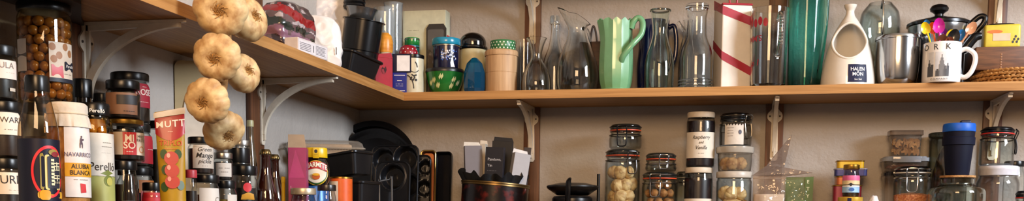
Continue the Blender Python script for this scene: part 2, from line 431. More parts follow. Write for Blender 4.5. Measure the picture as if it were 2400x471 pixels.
# cream packet box behind the tins, with a glass-dome window cut-out
x0 = P(944, 100, Y=-.075)[0].x; x1 = P(1044, 100, Y=-.075)[0].x; zt = P(1000, 24, Y=-.075)[0].z
t = thing('packet_box', 'large cream cardboard box with dark arched window behind the mugs', 'box', ((x0+x1)/2, -.052, U))
W, Hh = x1-x0, zt-U
b = mk(mat('#c9c8ad', .6)).box(W, .046, Hh, (0, 0, 0), .0008)
b.use(mat('#8d8d78', .7))
for k, (s_, z_) in enumerate((('- --- ---- -', .78), ('-- ---- ---', .69), ('---- --', .63))):
    b.text(s_, .0115, onface(-.0236, -W/2+.03, Hh*z_), sx=.8)
b.build('carton', t, flat=True)
q = mk(mat('#23201f', .5)); ww = .058; q.prism([(-ww/2, .0), (ww/2, 0), (ww/2, Hh*.84-.012), (ww/2-.008, Hh*.84), (-ww/2+.008, Hh*.84), (-ww/2, Hh*.84-.012)], .003, lambda a, c, d: (a+W*.5-ww*.45, -.0235-d, c)); q.build('window_backing', t, flat=True)
q = mk(clear('#e6e6e2', 1.5, .25, '#8d857d')); q.T = Matrix.Translation((W*.5-ww*.45, -.0275, .004)); q.prism(rrect(ww*.8, Hh*1.52, .008), .004, lambda a, c, d: (a, -d, c*.5+Hh*.38)); q.build('window_film', t)
mk(RED).box(.004, .03, Hh*.72, (W/2+.0021, .005, 0), .0008).build('side_panel', t)

# dark blue mug with white tree, on the green bowl
x, y, r, h = up(1043, 90, 164, -.13)
t = thing('lidded_bowl', 'small green bowl with dark lid and white sprigs, under the blue tree mug', 'bowl', (x, y, U), face(x, y))
pf = curve([(r*.55, 0), (r*.62, .004), (r*.88, h*.45), (r, h*.86)])
b = mk(mat('#1d6b2a', .2, coat=.6)); b.shell(pf, .003, 40)
rf = prof_r(pf); b.use(mat('#cfd69a', .3))
for a, z in ((-38, .5), (-25, .3), (-12, .62), (30, .52), (24, .28), (48, .4), (-55, .4)):
    for k in range(4):
        b.rshape([(-.001, -.006), (.002, -.001), (.0005, .007), (-.003, .001)], rf, h*z+.004*(k % 2), a+k*3.2-5)
b.build('bowl', t)
mk(mat('#16161a', .35)).lathe([(0, h*.86), (r*1.01, h*.86), (r*1.02, h*.93), (r*.98, h), (0, h)], 40).build('lid', t)
z1 = U+h+.0005
x, y, r, h = spot(1046, 66, 92, z1, 160, Y=-.13)
t = thing('canister', 'dark navy tin with white tree picture and turquoise lid, standing on the green bowl', 'tin', (x, y, z1), face(x, y))
b = mk(mat('#0d1233', .25, coat=.3)).lathe([(0, 0), (r*.9, 0), (r*.93, .004), (r*.95, h*.72), (r*.95, h*.74), (0, h*.74)], 40)
b.use(mat('#dfe3ea', .4)); rr = lambda z: r*.95
b.rshape([(-.003, 0), (-.0045, .012), (-.0015, .022), (.0025, .03), (.0035, .022), (.006, .01), (.010, 0)], rr, .003, 24)
for k in range(46):
    a = random.uniform(-22, 44); z = random.uniform(.024, .05); b.rshape(ellipse(.0013, .0021, 6), rr, z, a)
b.use(mat('#3d6fd0', .4))
for k in range(26): b.rshape(ellipse(.0013, .0021, 6), rr, random.uniform(.022, .05), random.uniform(-26, 46))
b.build('body', t)
mk(SILVER).lathe([(r*.955, h*.735), (r*.985, h*.75), (r*.985, h*.77), (r*.955, h*.785)], 40).build('ring', t)
mk(mat('#1b86a8', .25, coat=.4)).lathe([(0, h*.786), (r, h*.786), (r*1.02, h*.80), (r*1.02, h*.97), (r*.98, h), (0, h)], 40).build('lid', t)

# cream canister with round black lid (plain)
x, y, r, h = up(1108, 64, 76, -.052)
t = thing('canister', 'cream canister with domed black lid between tree tin and wooden canister', 'canister', (x, y, U), 0)
mk(mat('#cfc79f', .3, coat=.3)).lathe([(0, 0), (r*.96, 0), (r, .004), (r, h*.70), (r*.95, h*.73), (0, h*.73)], 40).build('body', t)
mk(mat('#0b0b0c', .12, coat=.6)).lathe([(0, h*.735), (r*1.04, h*.735), (r*1.10, h*.75), (r*1.08, h*.775), (r*.98, h*.79)]+[(r*.98*math.cos(R(a)), h*.84+h*.16*math.sin(R(a))) for a in range(0, 91, 10)], 40).build('lid', t)

# blue pressed glass
x, y, r, h = up(1112, 52, 134, -.165)
t = thing('glass_dish', 'deep blue faceted glass with pointed top in front of the cream canister', 'glass', (x, y, U), face(x, y))
mk(clear('#4fb0d8', 1.55, .30, '#0d5d8a')).lathe([(0, 0), (r*.86, 0), (r, h*.12), (r, h*.55), (r*.72, h*.82), (r*.25, h*.97), (0, h)], 10).build('faceted_body', t, sharp=15)

# wooden canister, polka dot tin on it
x, y, r, h = up(1175, 75, 119, -.14)
t = thing('wooden_canister', 'pale turned wood canister with fitted lid under the polka dot tin', 'canister', (x, y, U), 0)
WD = ramp_mat('#ad8860', '#c9a57c', (18, 18, 1), 6, .55, .08)
mk(WD).lathe([(0, 0), (r*.97, 0), (r, .003), (r, h*.46), (r*.985, h*.465), (r*.985, h*.475), (r, h*.48), (r, h*.86), (0, h*.86)], 48).build('body', t)
mk(WD).lathe([(0, h*.862), (r*1.04, h*.862), (r*1.05, h*.88), (r*1.05, h*.95), (r*1.0, h*.985), (r*.9, h), (0, h)], 48).build('lid', t)
z1 = U+h+.0005
x2, y2, r2, h2 = spot(1179, 60, 97, z1, 118, Y=-.132)
t = thing('tin', 'small green tin with white polka dots on top of the wooden canister', 'tin', (x2, y2, z1), 0)
b = mk(mat('#2f7040', .35)).lathe([(0, 0), (r2*.98, 0), (r2, .001), (r2, h2*.92), (r2*.97, h2), (0, h2)], 40)
b.use(mat('#dfe8d8', .4))
for j in range(3):
    for i in range(22): b.rshape(ellipse(.0021, .0021, 8), r2, .004+j*.0075, i*16.4+(j % 2)*8.2)
b.build('body', t)

# ---- glassware
G = glass('#fcfefd'); GG = glass('#f0f9f3'); GB = glass('#f7fbfd')
def vessel(name, label, cat, px, w, top, Y, prof, g=G, th=.0022, bot=205, group=None, seg=48):
    x, y, r, h = up(px, w, top, Y, bot)
    t = thing(name, label, cat, (x, y, U), face(x, y), group)
    pf = curve([(a*r, b_*h) for a, b_ in prof])
    mk(g).shell(pf, th, seg, .005).build('glass_body', t)
    return t, r, h
vessel('glass_tumbler', 'plain straight glass tumbler behind the small glass carafe', 'glass', 1228, 44, 95, -.06, [(.8, 0), (.9, .1), (.95, .6), (1, 1)])
CARAFE = [(.86, 0), (.97, .04), (1, .14), (.93, .30), (.62, .50), (.38, .62), (.36, .70), (.46, .85), (.68, 1)]
vessel('glass_carafe', 'small round bellied glass carafe with flared neck, beside the wooden canister', 'carafe', 1257, 72, 90, -.14, CARAFE)
t, r, h = vessel('glass_bottle', 'tall slim clear bottle between the small carafe and the big glass jug', 'bottle', 1300, 58, 38, -.05, [(.9, 0), (1, .04), (1, .35), (.86, .47), (.52, .62), (.36, .76), (.32, .88), (.34, .93), (.37, 1)])
mk(G).lathe([(r*.36, h*.90), (r*.42, h*.91), (r*.42, h*.985), (r*.36, h)], 32).build('neck_ring', t)
# big jug with slanted pouring rim
x, y, r, h = up(1353, 100, 38, -.125)
t = thing('glass_jug', 'big clear glass jug with slanted flared rim left of the green pitcher', 'jug', (x, y, U), face(x, y))
pf = curve([(a*r, b_*h) for a, b_ in [(.74, 0), (.92, .05), (1, .2), (.95, .36), (.72, .56), (.48, .74), (.43, .83), (.52, .93), (.66, 1)]])
b = mk(G).shell(pf, .0024, 48, .005)
b.v = [(vx - .30*r*max(0, vz/h-.8)/.2*(1 if vx < 0 else .2), vy, vz*(1+.11*max(0, vz/h-.72)/.28*(-vx/(r*.66)))) for vx, vy, vz in b.v]
b.build('glass_body', t)
mk(G).tube([(r*.3, r*.42, h*.86), (r*.5, r*.95, h*.84), (r*.62, r*1.25, h*.62), (r*.6, r*1.0, h*.42), (r*.5, r*.78, h*.38)], .005, 10, 5).build('handle', t)

# brown wooden box with wire handle behind
x, y, r, h = up(1388, 56, 100, -.03)
t = thing('wooden_box', 'dark brown wooden box with thin handle behind the big glass jug', 'box', (x, y, U), 0)
mk(ramp_mat('#2e1a10', '#472a1a', (2, 14, 14), 8, .6, .1)).box(r*2, .04, h, (0, 0, 0), .002).build('box_body', t)
mk(mat('#2a1a12', .5)).tube([(-r*.25, 0, h*.97), (-r*.1, 0, h+.03), (r*.05, 0, h+.045), (r*.25, 0, h+.03), (r*.4, 0, h*.97)], .0028, 8, 5).build('handle', t)

# green ten-sided pitcher
x, y, r, h = up(1444, 80, 50, -.15)
t = thing('pitcher', 'pale green fluted opaque pitcher with big loop handle', 'pitcher', (x, y, U), face(x, y))
JADE = mat('#70a579', .25, var=.03, coat=.4)
pf = curve([(a*r, b_*h) for a, b_ in [(.78, 0), (.84, .03), (.97, .18), (1.0, .36), (.97, .6), (.93, .82), (.96, 1)]], 4)
def flute(a, z): k = PI/6; q = ((a+.2) % k)-k/2; return math.cos(k/2)/math.cos(q)*1.02
b = mk(JADE); b.shell(pf, .005, 60, .008, flute)
b.v = [(vx*(1+.20*max(0, vz/h-.7)/.3) if vx < -r*.5 else vx, vy, vz+.004*max(0, vz/h-.9)/.1*math.cos(math.atan2(vx, -vy)*12)) for vx, vy, vz in b.v]
b.build('body', t, sharp=11)
mk(JADE).tube([(r*.30, -r*.80, h*.40), (r*.42, -r*1.02, h*.47), (r*.9, -r*1.1, h*.62), (r*1.42, -r*.8, h*.78), (r*1.5, -r*.65, h*.95), (r*1.25, -r*.55, h*1.02), (r*.98, -r*.5, h*.97), (r*.86, -r*.42, h*.88)], [.0085, .008, .0075, .0075, .0075, .0075, .008, .0085], 14, 5).build('handle', t)
mk(JADE).lathe([(0, -.0), (r*.86, 0), (r*.9, .004), (r*.8, .007)], 48).build('foot_rim', t)

# navy pitcher behind
x, y, r, h = up(1532, 76, 50, -.055)
t = thing('pitcher', 'dark navy glazed pitcher half hidden behind the pale green one', 'pitcher', (x, y, U), face(x, y))
NB = mat('#101a4a', .15, coat=.6)
pf = curve([(a*r, b_*h) for a, b_ in [(.8, 0), (.98, .1), (1.02, .35), (.92, .7), (.95, 1)]])
mk(NB).shell(pf, .004, 48).build('body', t)
mk(NB).tube([(r*.85, 0, h*.90), (r*1.2, -.004, h*.93), (r*1.36, -.004, h*.75), (r*1.3, -.002, h*.5), (r*.95, 0, h*.33)], .006, 12, 5).build('handle', t)

CAR2 = [(.86, 0), (.96, .02), (.98, .1), (1, .28), (.88, .45), (.6, .62), (.5, .72), (.53, .82), (.68, 1)]
t, r, h = vessel('glass_carafe', 'tall greenish glass carafe with rolled rim in front of the navy pitcher', 'carafe', 1546, 70, 25, -.155, CAR2, GG, .0026)
mk(GG).lathe([(r*.66, h*.985), (r*.71, h*.99), (r*.71, h*1.005), (r*.66, h*1.012), (r*.62, h*1.0)], 40, close=True).build('rim', t)
t, r, h = vessel('glass_bottle', 'wide shouldered clear milk bottle left of the striped canister', 'bottle', 1632, 80, 12, -.14, [(.93, 0), (1, .03), (1, .12), (.95, .17), (.97, .36), (.88, .48), (.72, .56), (.58, .66), (.56, .84), (.63, .93), (.64, 1)], GB, .003)
mk(GB).lathe([(r*.62, h*.95), (r*.68, h*.955), (r*.68, h*1.0), (r*.6, h*1.008)], 40).build('rim', t)
for k in range(3):
    mk(GB).lathe([(r*1.0, h*(.035+.035*k)), (r*1.03, h*(.043+.035*k)), (r*1.0, h*(.05+.035*k))], 40).build('base_ring', t)
t, r, h = vessel('glass_cruet', 'small clear cruet with side spout behind the wide milk bottle', 'cruet', 1609, 38, 48, -.05, [(.9, 0), (1, .1), (1, .5), (.7, .7), (.4, .84), (.4, .95), (.5, 1)])
mk(G).tube([(-r*.35, 0, h*.86), (-r*.8, 0, h*.93), (-r*1.15, 0, h*.98)], [.006, .005, .006], 10, 4).build('spout', t)

# striped square canister
x, y, r, h = up(1716, 84, 12, -.125)
t = thing('striped_canister', 'tall cream square canister with red spiral stripes and red top edge', 'canister', (x, y, U), face(x, y)+R(17))
CRM = mat('#dcd5cb', .5, var=.04); RS = mat('#a01528', .4); a2 = r*.84
b = mk(CRM).box(a2*2, a2*2, h*.965, (0, 0, 0), .003)
b.use(RS)
b.box(a2*2.03, a2*2.03, h*.022, (0, 0, h*.965), .002)
def stripe(z, dz, wd):
    e = a2+.0004
    b.add([(-e, -e, z), (e, -e, z-dz), (e, -e, z-dz+wd), (-e, -e, z+wd)], [(0, 1, 2, 3)])
    b.add([(e, -e, z-dz), (e, e, z-2*dz), (e, e, z-2*dz+wd), (e, -e, z-dz+wd)], [(0, 1, 2, 3)])
    b.add([(-e, e, z+dz), (-e, -e, z), (-e, -e, z+wd), (-e, e, z+dz+wd)], [(0, 1, 2, 3)])
stripe(h*.855, .028, .022); stripe(h*.335, .040, .022)
b.build('canister_body', t, flat=True)
mk(RS).tube([(-.008, 0, h*.985), (-.010, 0, h+.02), (0, 0, h+.034), (.010, 0, h+.02), (.008, 0, h*.985)], .0026, 8, 5).build('handle', t)

# lettered glass jug with notched handle
x, y, r, h = up(1802, 88, 22, -.165)
t = thing('glass_jug', 'straight clear glass jug with red lettering and notched handle', 'jug', (x, y, U), face(x, y))
pf = [(r*.84, 0), (r*.88, .003), (r*.9, h*.08), (r*.95, h*.5), (r, h)]
q = mk(GB).shell(pf, .0026, 48, .008)
rf = prof_r(pf); q.use(mat('#a3122a', .4))
q.rtext("PIMM'S", .021, rf, h*.60, -60, bold=.006); q.rtext('No 1', .022, rf, h*.30, -60, bold=.006, shear=.2)
for a in range(5): q.rshape(ellipse(.006, .011, 10), rf, h*(.80+.02*(a % 2)), -80+a*17)
q.build('glass_body', t)
b = mk(GB); hp = [(r*.45, -r*.86, h*.82), (r*.55, -r*1.5, h*.88), (r*.6, -r*1.75, h*.7), (r*.55, -r*1.6, h*.5), (r*.45, -r*.84, h*.38)]
b.tube(hp, .006, 10, 6)
for k in range(9): b.blob(.0062, .0062, .006, 0, 1, 0, (r*.59, -r*1.70-.002, h*(.50+.038*k)), 2)
b.build('handle', t)

# teal plastic pitcher
x, y, r, h = up(1889, 86, -40, -.095)
t = thing('pitcher', 'tall translucent teal plastic pitcher beside the white salt pig', 'pitcher', (x, y, U), face(x, y))
TEAL = glass('#a2eadb', .03, 1.3)
pf = curve([(a*r, b_*h) for a, b_ in [(.84, 0), (.88, .01), (.92, .3), (.96, .6), (1.0, .85), (1.05, 1)]])
mk(TEAL).shell(pf, .002, 48, .006, lambda a, z: 1+.012*math.cos(8*a)).build('body', t)
mk(TEAL).tube([(r*.8, -r*.45, h*.86), (r*1.02, -r*.9, h*.84), (r*.96, -r*.92, h*.5), (r*.7, -r*.62, h*.10)], .006, 10, 6).build('handle', t)

# salt pig
x, y, r, h = up(1990, 124, 12, -.14, 192)
t = thing('salt_pig', 'white glazed salt pig with oval mouth and navy square label', 'salt pig', (x, y, U), face(x, y))
CER = mat('#ddd6ca', .18, var=.02, coat=.5)
pf = curve([(a*r, b_*h) for a, b_ in [(.97, 0), (1, .01), (1, .05), (.93, .25), (.80, .45), (.58, .65), (.32, .80), (.17, .88), (.15, .92), (.22, .975), (.24, 1)]], 8)
rf = prof_r(pf)
# body with mouth cut on a grid
seg = 96; zs = [h*.001*i*10 for i in range(0, 101)]
cu, cz_, au, az = .012*r, h*.54, r*.62, h*.225
def inmouth(u, v): 
    q = v/az; wd = au*(1-.22*q if q > 0 else 1-.05*q*q)
    return (u/wd)**2+q*q < 1
b = mk(CER); vs = []; fs = []
for z in zs:
    for i in range(seg):
        a = 2*PI*i/seg; vs.append((rf(z)*math.sin(a), -rf(z)*math.cos(a), z))
def shift(v):
    """slide grid points near the mouth on to its rim"""
    vx, vy, vz = v
    if vy > 0: return v, False
    u, w_ = vx-cu, vz-cz_
    q = w_/az; wd = au*(1-.22*q if q > 0 else 1-.05*q*q)
    d = math.sqrt((u/max(wd, 1e-6))**2+q*q)
    if .9 < d < 1.0:
        vx, vz = cu+u/d, cz_+w_/d; rr_ = rf(vz); vy = -math.sqrt(max(rr_*rr_-vx*vx, 0)); return (vx, vy, vz), False
    return v, d <= .9
st = [shift(v) for v in vs]; vs = [q[0] for q in st]; cut = [q[1] for q in st]
for j in range(len(zs)-1):
    for i in range(seg):
        k = (j*seg+i, j*seg+(i+1) % seg, (j+1)*seg+(i+1) % seg, (j+1)*seg+i)
        if not any(cut[q] for q in k): fs.append(k)
top = len(vs); vs += [(0, 0, h)]; fs += [((len(zs)-1)*seg+i, (len(zs)-1)*seg+(i+1) % seg, top) for i in range(seg)]
b.add(vs, fs)
vi = []; zi = zs[4:88]; fi = []
for z in zi:
    for i in range(seg):
        a = 2*PI*i/seg; q = max(rf(z)-.0055, .001); vi.append((q*math.sin(a), -q*math.cos(a), z))
ci = [vy < 0 and inmouth(vx-cu, vz-cz_) for vx, vy, vz in vi]
for j in range(len(zi)-1):
    for i in range(seg):
        k = (j*seg+i, (j+1)*seg+i, (j+1)*seg+(i+1) % seg, j*seg+(i+1) % seg)
        if not any(ci[q] for q in k): fi.append(k)
n0 = len(vi); vi += [(0, 0, zi[0]), (0, 0, zi[-1])]
fi += [(n0, (i+1) % seg, i) for i in range(seg)]+[(n0+1, (len(zi)-1)*seg+i, (len(zi)-1)*seg+(i+1) % seg) for i in range(seg)]
b.add(vi, fi); b.build('body', t)
rim = []
for i in range(40):
    a = 2*PI*i/40; q = math.sin(a); wd = au*(1-.22*q if q > 0 else 1-.05*q*q); u = cu+wd*math.cos(a); v = cz_+az*q
    rim.append((u, -math.sqrt(max(rf(v)**2-u*u, 0))+.0025, v))
mk(CER).tube(rim, .0036, 10, 1, True).build('mouth_rim', t)
q = mk(NAVY); q.patch(rf, h*.03, h*.245, 0, 42, .0006); q.use(WHITE)
q.rtext('HALEN', .0125, rf, h*.185, 21, bold=.012, sx=.92); q.rtext('MÔN', .0125, rf, h*.125, 21, bold=.012, sx=.95); q.rtext('Sea Salt', .0062, rf, h*.062, 21, shear=.2)
q.build('label', t)

# glass teapot / globe jug behind, round with metal handle
x, y, r, h = up(2060, 92, 8, -.052)
t = thing('glass_jug', 'round clear glass jug with steel strap handle behind the salt pig', 'jug', (x, y, U), face(x, y))
pf = curve([(a*r, b_*h) for a, b_ in [(.5, 0), (.55, .25), (.85, .5), (1, .72), (.92, .88), (.55, 1)]])
mk(clear('#f4f8f8')).shell(pf, .002, 48).build('glass_body', t)
mk(STEEL).tube([(r*.08, -r*.85, h*.9), (r*.12, -r*1.12, h*.97), (r*.16, -r*1.25, h*.8), (r*.14, -r*1.2, h*.62), (r*.1, -r*1.0, h*.58)], .005, 10, 5, flat=.4).build('handle', t)
mk(G).tube([(-r*.85, 0, h*.45), (-r*1.25, -.003, h*.6), (-r*1.5, -.004, h*.72)], [.012, .009, .007], 14, 5).build('spout', t)

# steel pail-shaped pan
x, y, r, h = up(2104, 104, 86, -.148, 188)
t = thing('steel_pot', 'polished steel pot tapering to its base beside the skyline mug', 'pot', (x, y, U), face(x, y))
pf = curve([(a*r, b_*h) for a, b_ in [(.66, 0), (.76, .02), (.9, .22), (.95, .55), (.96, .92)]], 8)
mk(STEEL).shell(pf, .0012, 64, .002).build('body', t)
mk(STEEL).lathe([(r*.95, h*.915), (r*1.0, h*.925), (r*1.0, h*.975), (r*.965, h*1.0), (r*.94, h*.96)], 64, close=True).build('rolled_rim', t)

# big lidded saucepan behind + second pan handle
x, y, r, h = up(2197, 118, 64, -.079, 185)
y = -.079
t = thing('saucepan', 'large steel saucepan with black rimmed lid and knob behind the mug', 'saucepan', (x, y, U), face(x, y)+R(8))
mk(STEEL).lathe([(0, 0), (r*.92, 0), (r*.97, .006), (r*.98, h*.60), (r*1.03, h*.78), (r*1.14, h*.93), (r*1.15, h), (r*1.12, h*.995), (r*1.0, h*.78), (r*.94, h*.6), (r*.93, .008), (0, .006)], 64).build('pan_body', t)
r *= 1.15
mk(mat('#1a1a1c', .25, .4)).lathe([(r*.98, h+.0005), (r*1.045, h+.002), (r*1.045, h+.008), (r*.96, h+.012)], 64, close=True).build('lid_rim', t)
mk(mat('#8d8f92', .2, 1)).lathe([(r*.97, h+.006), (r*.85, h+.012), (r*.5, h+.021), (r*.2, h+.026), (0, h+.027)], 64).build('lid', t)
mk(BLACK).lathe([(0, h+.026), (r*.15, h+.026), (r*.14, h+.032), (r*.20, h+.036), (r*.29, h+.040), (r*.31, h+.046), (r*.25, h+.053), (r*.1, h+.057), (0, h+.058)], 40).build('knob', t)
hb = mk(BLACK); hb.tube([(r*.88, -r*.25, h*.76), (r*1.08, -r*.30, h*.84), (r*1.36, -r*.36, h*1.0), (r*1.42, -r*.36, h*1.10), (r*1.24, -r*.32, h*1.12), (r*.95, -r*.28, h*1.0)], .0068, 12, 5); hb.build('handle', t)
mk(STEEL).tube([(-r*.93, -r*.2, h*.8), (-r*1.0, -r*.22, h*.84), (-r*1.0, -r*.22, h*.7), (-r*.93, -r*.2, h*.66)], .003, 8, 4).build('side_lug', t)
px_, _ = P(2282, 95, Y=-.150)
t = thing('ladle', 'thick black curved ladle handle jutting out behind the mug toward the placemats', 'ladle', (P(2255, 150, Y=-.125)[0].x, -.135, U), 0)
q0 = P(2252, 112, Y=-.135)[0]; q1 = P(2300, 84, Y=-.135)[0]; ox = t.location.x
mk(BLACK).tube([(0, 0, .002), (q0.x-ox-.004, 0, (q0.z-U)*.8), (q0.x-ox+.012, 0, q0.z-U), (q0.x-ox+.03, 0, q1.z-U-.004), (q1.x-ox, 0, q1.z-U)], [.006, .008, .011, .0115, .008], 14, 5).build('handle', t)

# skyline mug and spoons
x, y, r, h = up(2207, 86, 103, -.190, 190)
t = thing('mug', 'white mug with grey skyscraper pictures and black capital letters, full of spoons', 'mug', (x, y, U), face(x, y)+R(-4))
MUG = mat('#e4e1df', .2, var=.02, coat=.4); mr, mh = r, h
b = mk(MUG).shell([(r*.94, 0), (r*.98, .003), (r, .008), (r, h-.002), (r*.985, h)], .0034, 56, .006); b.build('body', t)
q = mk(mat('#c9cbd0', .4)); q.patch(r, h*.13, h*.74, -38, -20); q.patch(r, h*.13, h*.74, -15, 27)
q.use(mat('#6d7076', .5))
def tower(d, wd, z0, zh, steps=((1, .55), (.72, .72), (.45, .85), (.14, 1))):
    for s_, f_ in steps: q.rshape([(-wd*s_/2, 0), (wd*s_/2, 0), (wd*s_/2, zh*f_), (-wd*s_/2, zh*f_)], r, z0, d, .0009)
tower(5, .013, h*.13, h*.54); q.use(mat('#46484e', .5)); tower(14, .009, h*.13, h*.26, ((1, .7), (.5, 1))); tower(-7, .009, h*.13, h*.18, ((1, .8), (.5, 1))); tower(22, .006, h*.13, h*.32, ((1, .8), (.4, 1)))
tower(-33, .010, h*.13, h*.42, ((1, .6), (.6, .8), (.2, 1))); tower(-24, .007, h*.13, h*.3, ((1, 1),))
q.use(INK)
for s_, d in (('Y', -76), ('O', -47), ('R', -14), ('K', 22)): q.rtext(s_, .020, r, h*.86, d, .0009)
q.rtext('C O M P A N Y', .0062, r, h*.065, -2, .0009)
q.build('printed_picture', t)
mk(MUG).tube([(r*.95, -.002, h*.80), (r*1.25, -.003, h*.83), (r*1.62, -.004, h*.70), (r*1.68, -.004, h*.50), (r*1.5, -.004, h*.25), (r*1.2, -.003, h*.13), (r*.94, -.002, h*.17)], .0056, 14, 5, flat=1.1).build('handle', t)
mx, my = x, y
def spoon(label, px, top, col, w, hx, ty=0, fork=False, dark=False, Y=-.165):
    p, s = P(px, top, Y=my+ty); m = mat(col, .25, coat=.4, var=.03)
    o = Vector((mx+hx, my+ty*.4, U+.0075)); d = p-o; L = d.length
    t = bpy.data.objects.new('spoon', None); COL.objects.link(t); t.location = o
    t.rotation_euler = d.to_track_quat('Z', 'Y').to_euler(); tag(t, label, 'spoon', 'coloured spoons in the skyline mug')
    R_ = Euler(t.rotation_euler).to_matrix().inverted()
    f = R_ @ (CAM-p); an = math.atan2(f.x, -f.y); bl = 1.25*w/s
    mm = mk(m); mm.T = Matrix.Rotation(an, 4, 'Z')
    hl = L-bl*1.35
    mm.tube([(0, 0, 0), (0, 0, hl*.6), (0, .0006, hl+.003)], [.0026, .002, .0024], 8, 3); mm.build('stem', t)
    bw = mk(m); bw.T = Matrix.Rotation(an, 4, 'Z'); n = 10; vs = []; fs = []
    for side in (0, 1):
        for i in range(n+1):
            for j in range(17):
                rad = i/n; a = 2*PI*j/16; u = rad*math.cos(a)*bl*.5*(1-.12*math.sin(a)); v = rad*math.sin(a)*bl*.69
                vs.append((u, .0055*(1-rad*rad)-side*.0011*(1-rad**4), hl+bl*.67+v))
        o_ = side*(n+1)*17
        for i in range(n):
            for j in range(16):
                k = o_+i*17+j; fs.append((k, k+1, k+18, k+17) if side else (k, k+17, k+18, k+1))
    bw.add(vs, fs); bw.build('bowl', t)
for a in [('yellow plastic spoon leaning furthest out of the mug beside the orange one', 2165, 52, '#e2c520', 17, .004, -.012), ('blue spoon between the yellow and orange spoons in the mug', 2170, 46, '#2a78b8', 13, .000, .008),
          ('orange plastic spoon standing in the mug beside the magenta one', 2184, 52, '#e2561d', 16, .002, -.004), ('tall magenta plastic spoon standing in the mug', 2200, 42, '#c21a9c', 21, .000, -.012),
          ('purple spoon behind the brown spoon in the mug', 2212, 66, '#74208c', 15, .000, .014), ('dark brown wooden spoon low in the middle of the mug', 2210, 80, '#5b3320', 24, .000, -.016),
          ('black spoon with round bowl in front of the yellow rimmed one', 2241, 68, '#101012', 23, -.004, -.008), ('yellow spoon peeping out behind the black spoon', 2232, 69, '#d3b51c', 17, -.006, .006),
          ('blue spoon leaning right behind the black spoon in the mug', 2258, 69, '#2368a5', 16, -.008, .002), ('reddish wooden spoon leaning right toward the pan handle', 2270, 72, '#8f4a38', 11, -.010, .014),
          ('pale wooden spoon leaning furthest right out of the mug', 2286, 52, '#c28c68', 18, -.012, -.002), ('red brown short spoon in front at the mug rim', 2228, 86, '#7a4030', 18, -.004, -.018)]:
    spoon(*a)

# placemats, wooden box, yellow carton
mats = []
p0, s0 = P(2345, 185, Y=-.115); MATM = ramp_mat('#8a5a26', '#b98546', (1, 1, 1), 90, .8, .5, dist=.004)
for k in range(4):
    xo = (.010, .004, -.002, .006)[k]
    z = U+k*.0088; rr = .1-.0025*k
    t = thing('placemat', ['bottom round woven straw placemat of the stack beside the mug', 'second from bottom round woven straw placemat', 'third from bottom round woven straw placemat', 'topmost round woven straw placemat under the wooden box'][k], 'placemat', (p0.x+.03+xo, -.112, z), k*.4, 'stacked woven placemats')
    b = mk(MATM); b.lathe([(0, .001), (rr*.97, .001), (rr*.97, .0074), (0, .0074)], 48)
    pts = []; n = 150
    for i in range(n): a = 2*PI*i/n; pts.append(((rr+.0008*math.sin(i*2.5))*math.cos(a), (rr+.0008*math.sin(i*2.5))*math.sin(a), .0043+.0012*math.sin(i*2.1)))
    b.tube(pts, .0040, 6, 1, True)
    b.build('woven_disc', t)
z1 = U+4*.0088+.0006
zt = P(2330, 112, Y=-.14)[0].z; xl = P(2284, 140, Y=-.16)[0].x
t = thing('wooden_box', 'brown wooden box under the yellow carton on the placemats', 'box', (xl+.085, -.10, z1), R(3))
BXW = ramp_mat('#4b2c18', '#6d4326', (2, 14, 14), 9, .55, .12)
mk(BXW).box(.17, .11, zt-z1, (0, 0, 0), .0015).build('box_body', t)
q = mk(mat('#8a5b34', .5))
for k in range(6): q.box(.004, .0012, .004, (-.026, -.0552, .004+k*.0062), .0004)
q.build('joint', t)
zb = zt+.0006; p1, s1 = P(2351, 80, Y=-.13); x0 = P(2309, 80, Y=-.13)[0].x; x1 = P(2394, 80, Y=-.13)[0].x; zt2 = P(2350, 50, Y=-.13)[0].z
t = thing('carton', 'small yellow carton with dark rounded top on the wooden box', 'carton', ((x0+x1)/2, -.105, zb), R(-3))
W, Hc = x1-x0, zt2-zb
b = mk(mat('#c8b53c', .45)); b.box(W, .05, Hc*.9, (0, 0, 0), .006, seg=3)
e = -.0254; b.use(mat('#cf6a2c', .5)); b.add([(q[0]*.9-.018, e, q[1]+Hc*.62) for q in ellipse(.02, .0045)], [tuple(range(24))])
b.use(mat('#d3b39a', .5)); b.prism([(-.022, 0), (.018, -.001), (.018, .017), (-.022, .018)], .0003, lambda a, c, d: (a, e-.0002-d, c+Hc*.28))
b.use(mat('#2c3340', .5))
for k in range(5): b.add([(.024+.003*k+q[0], e-.0002, Hc*(.22+.1*(k % 3))+q[1]) for q in ellipse(.0026, .0034, 8)], [tuple(range(8))])
b.build('carton_body', t)
mk(mat('#1c1416', .4)).lathe([(0, Hc*.9), (W*.4, Hc*.9), (W*.36, Hc*.96), (0, Hc)], 32, sy=.55).build('top', t)
# ================================================================ upper shelf, side wall
def sp(px, w, top, base, bot, X): return spot(px, w, top, base, bot, X=X)
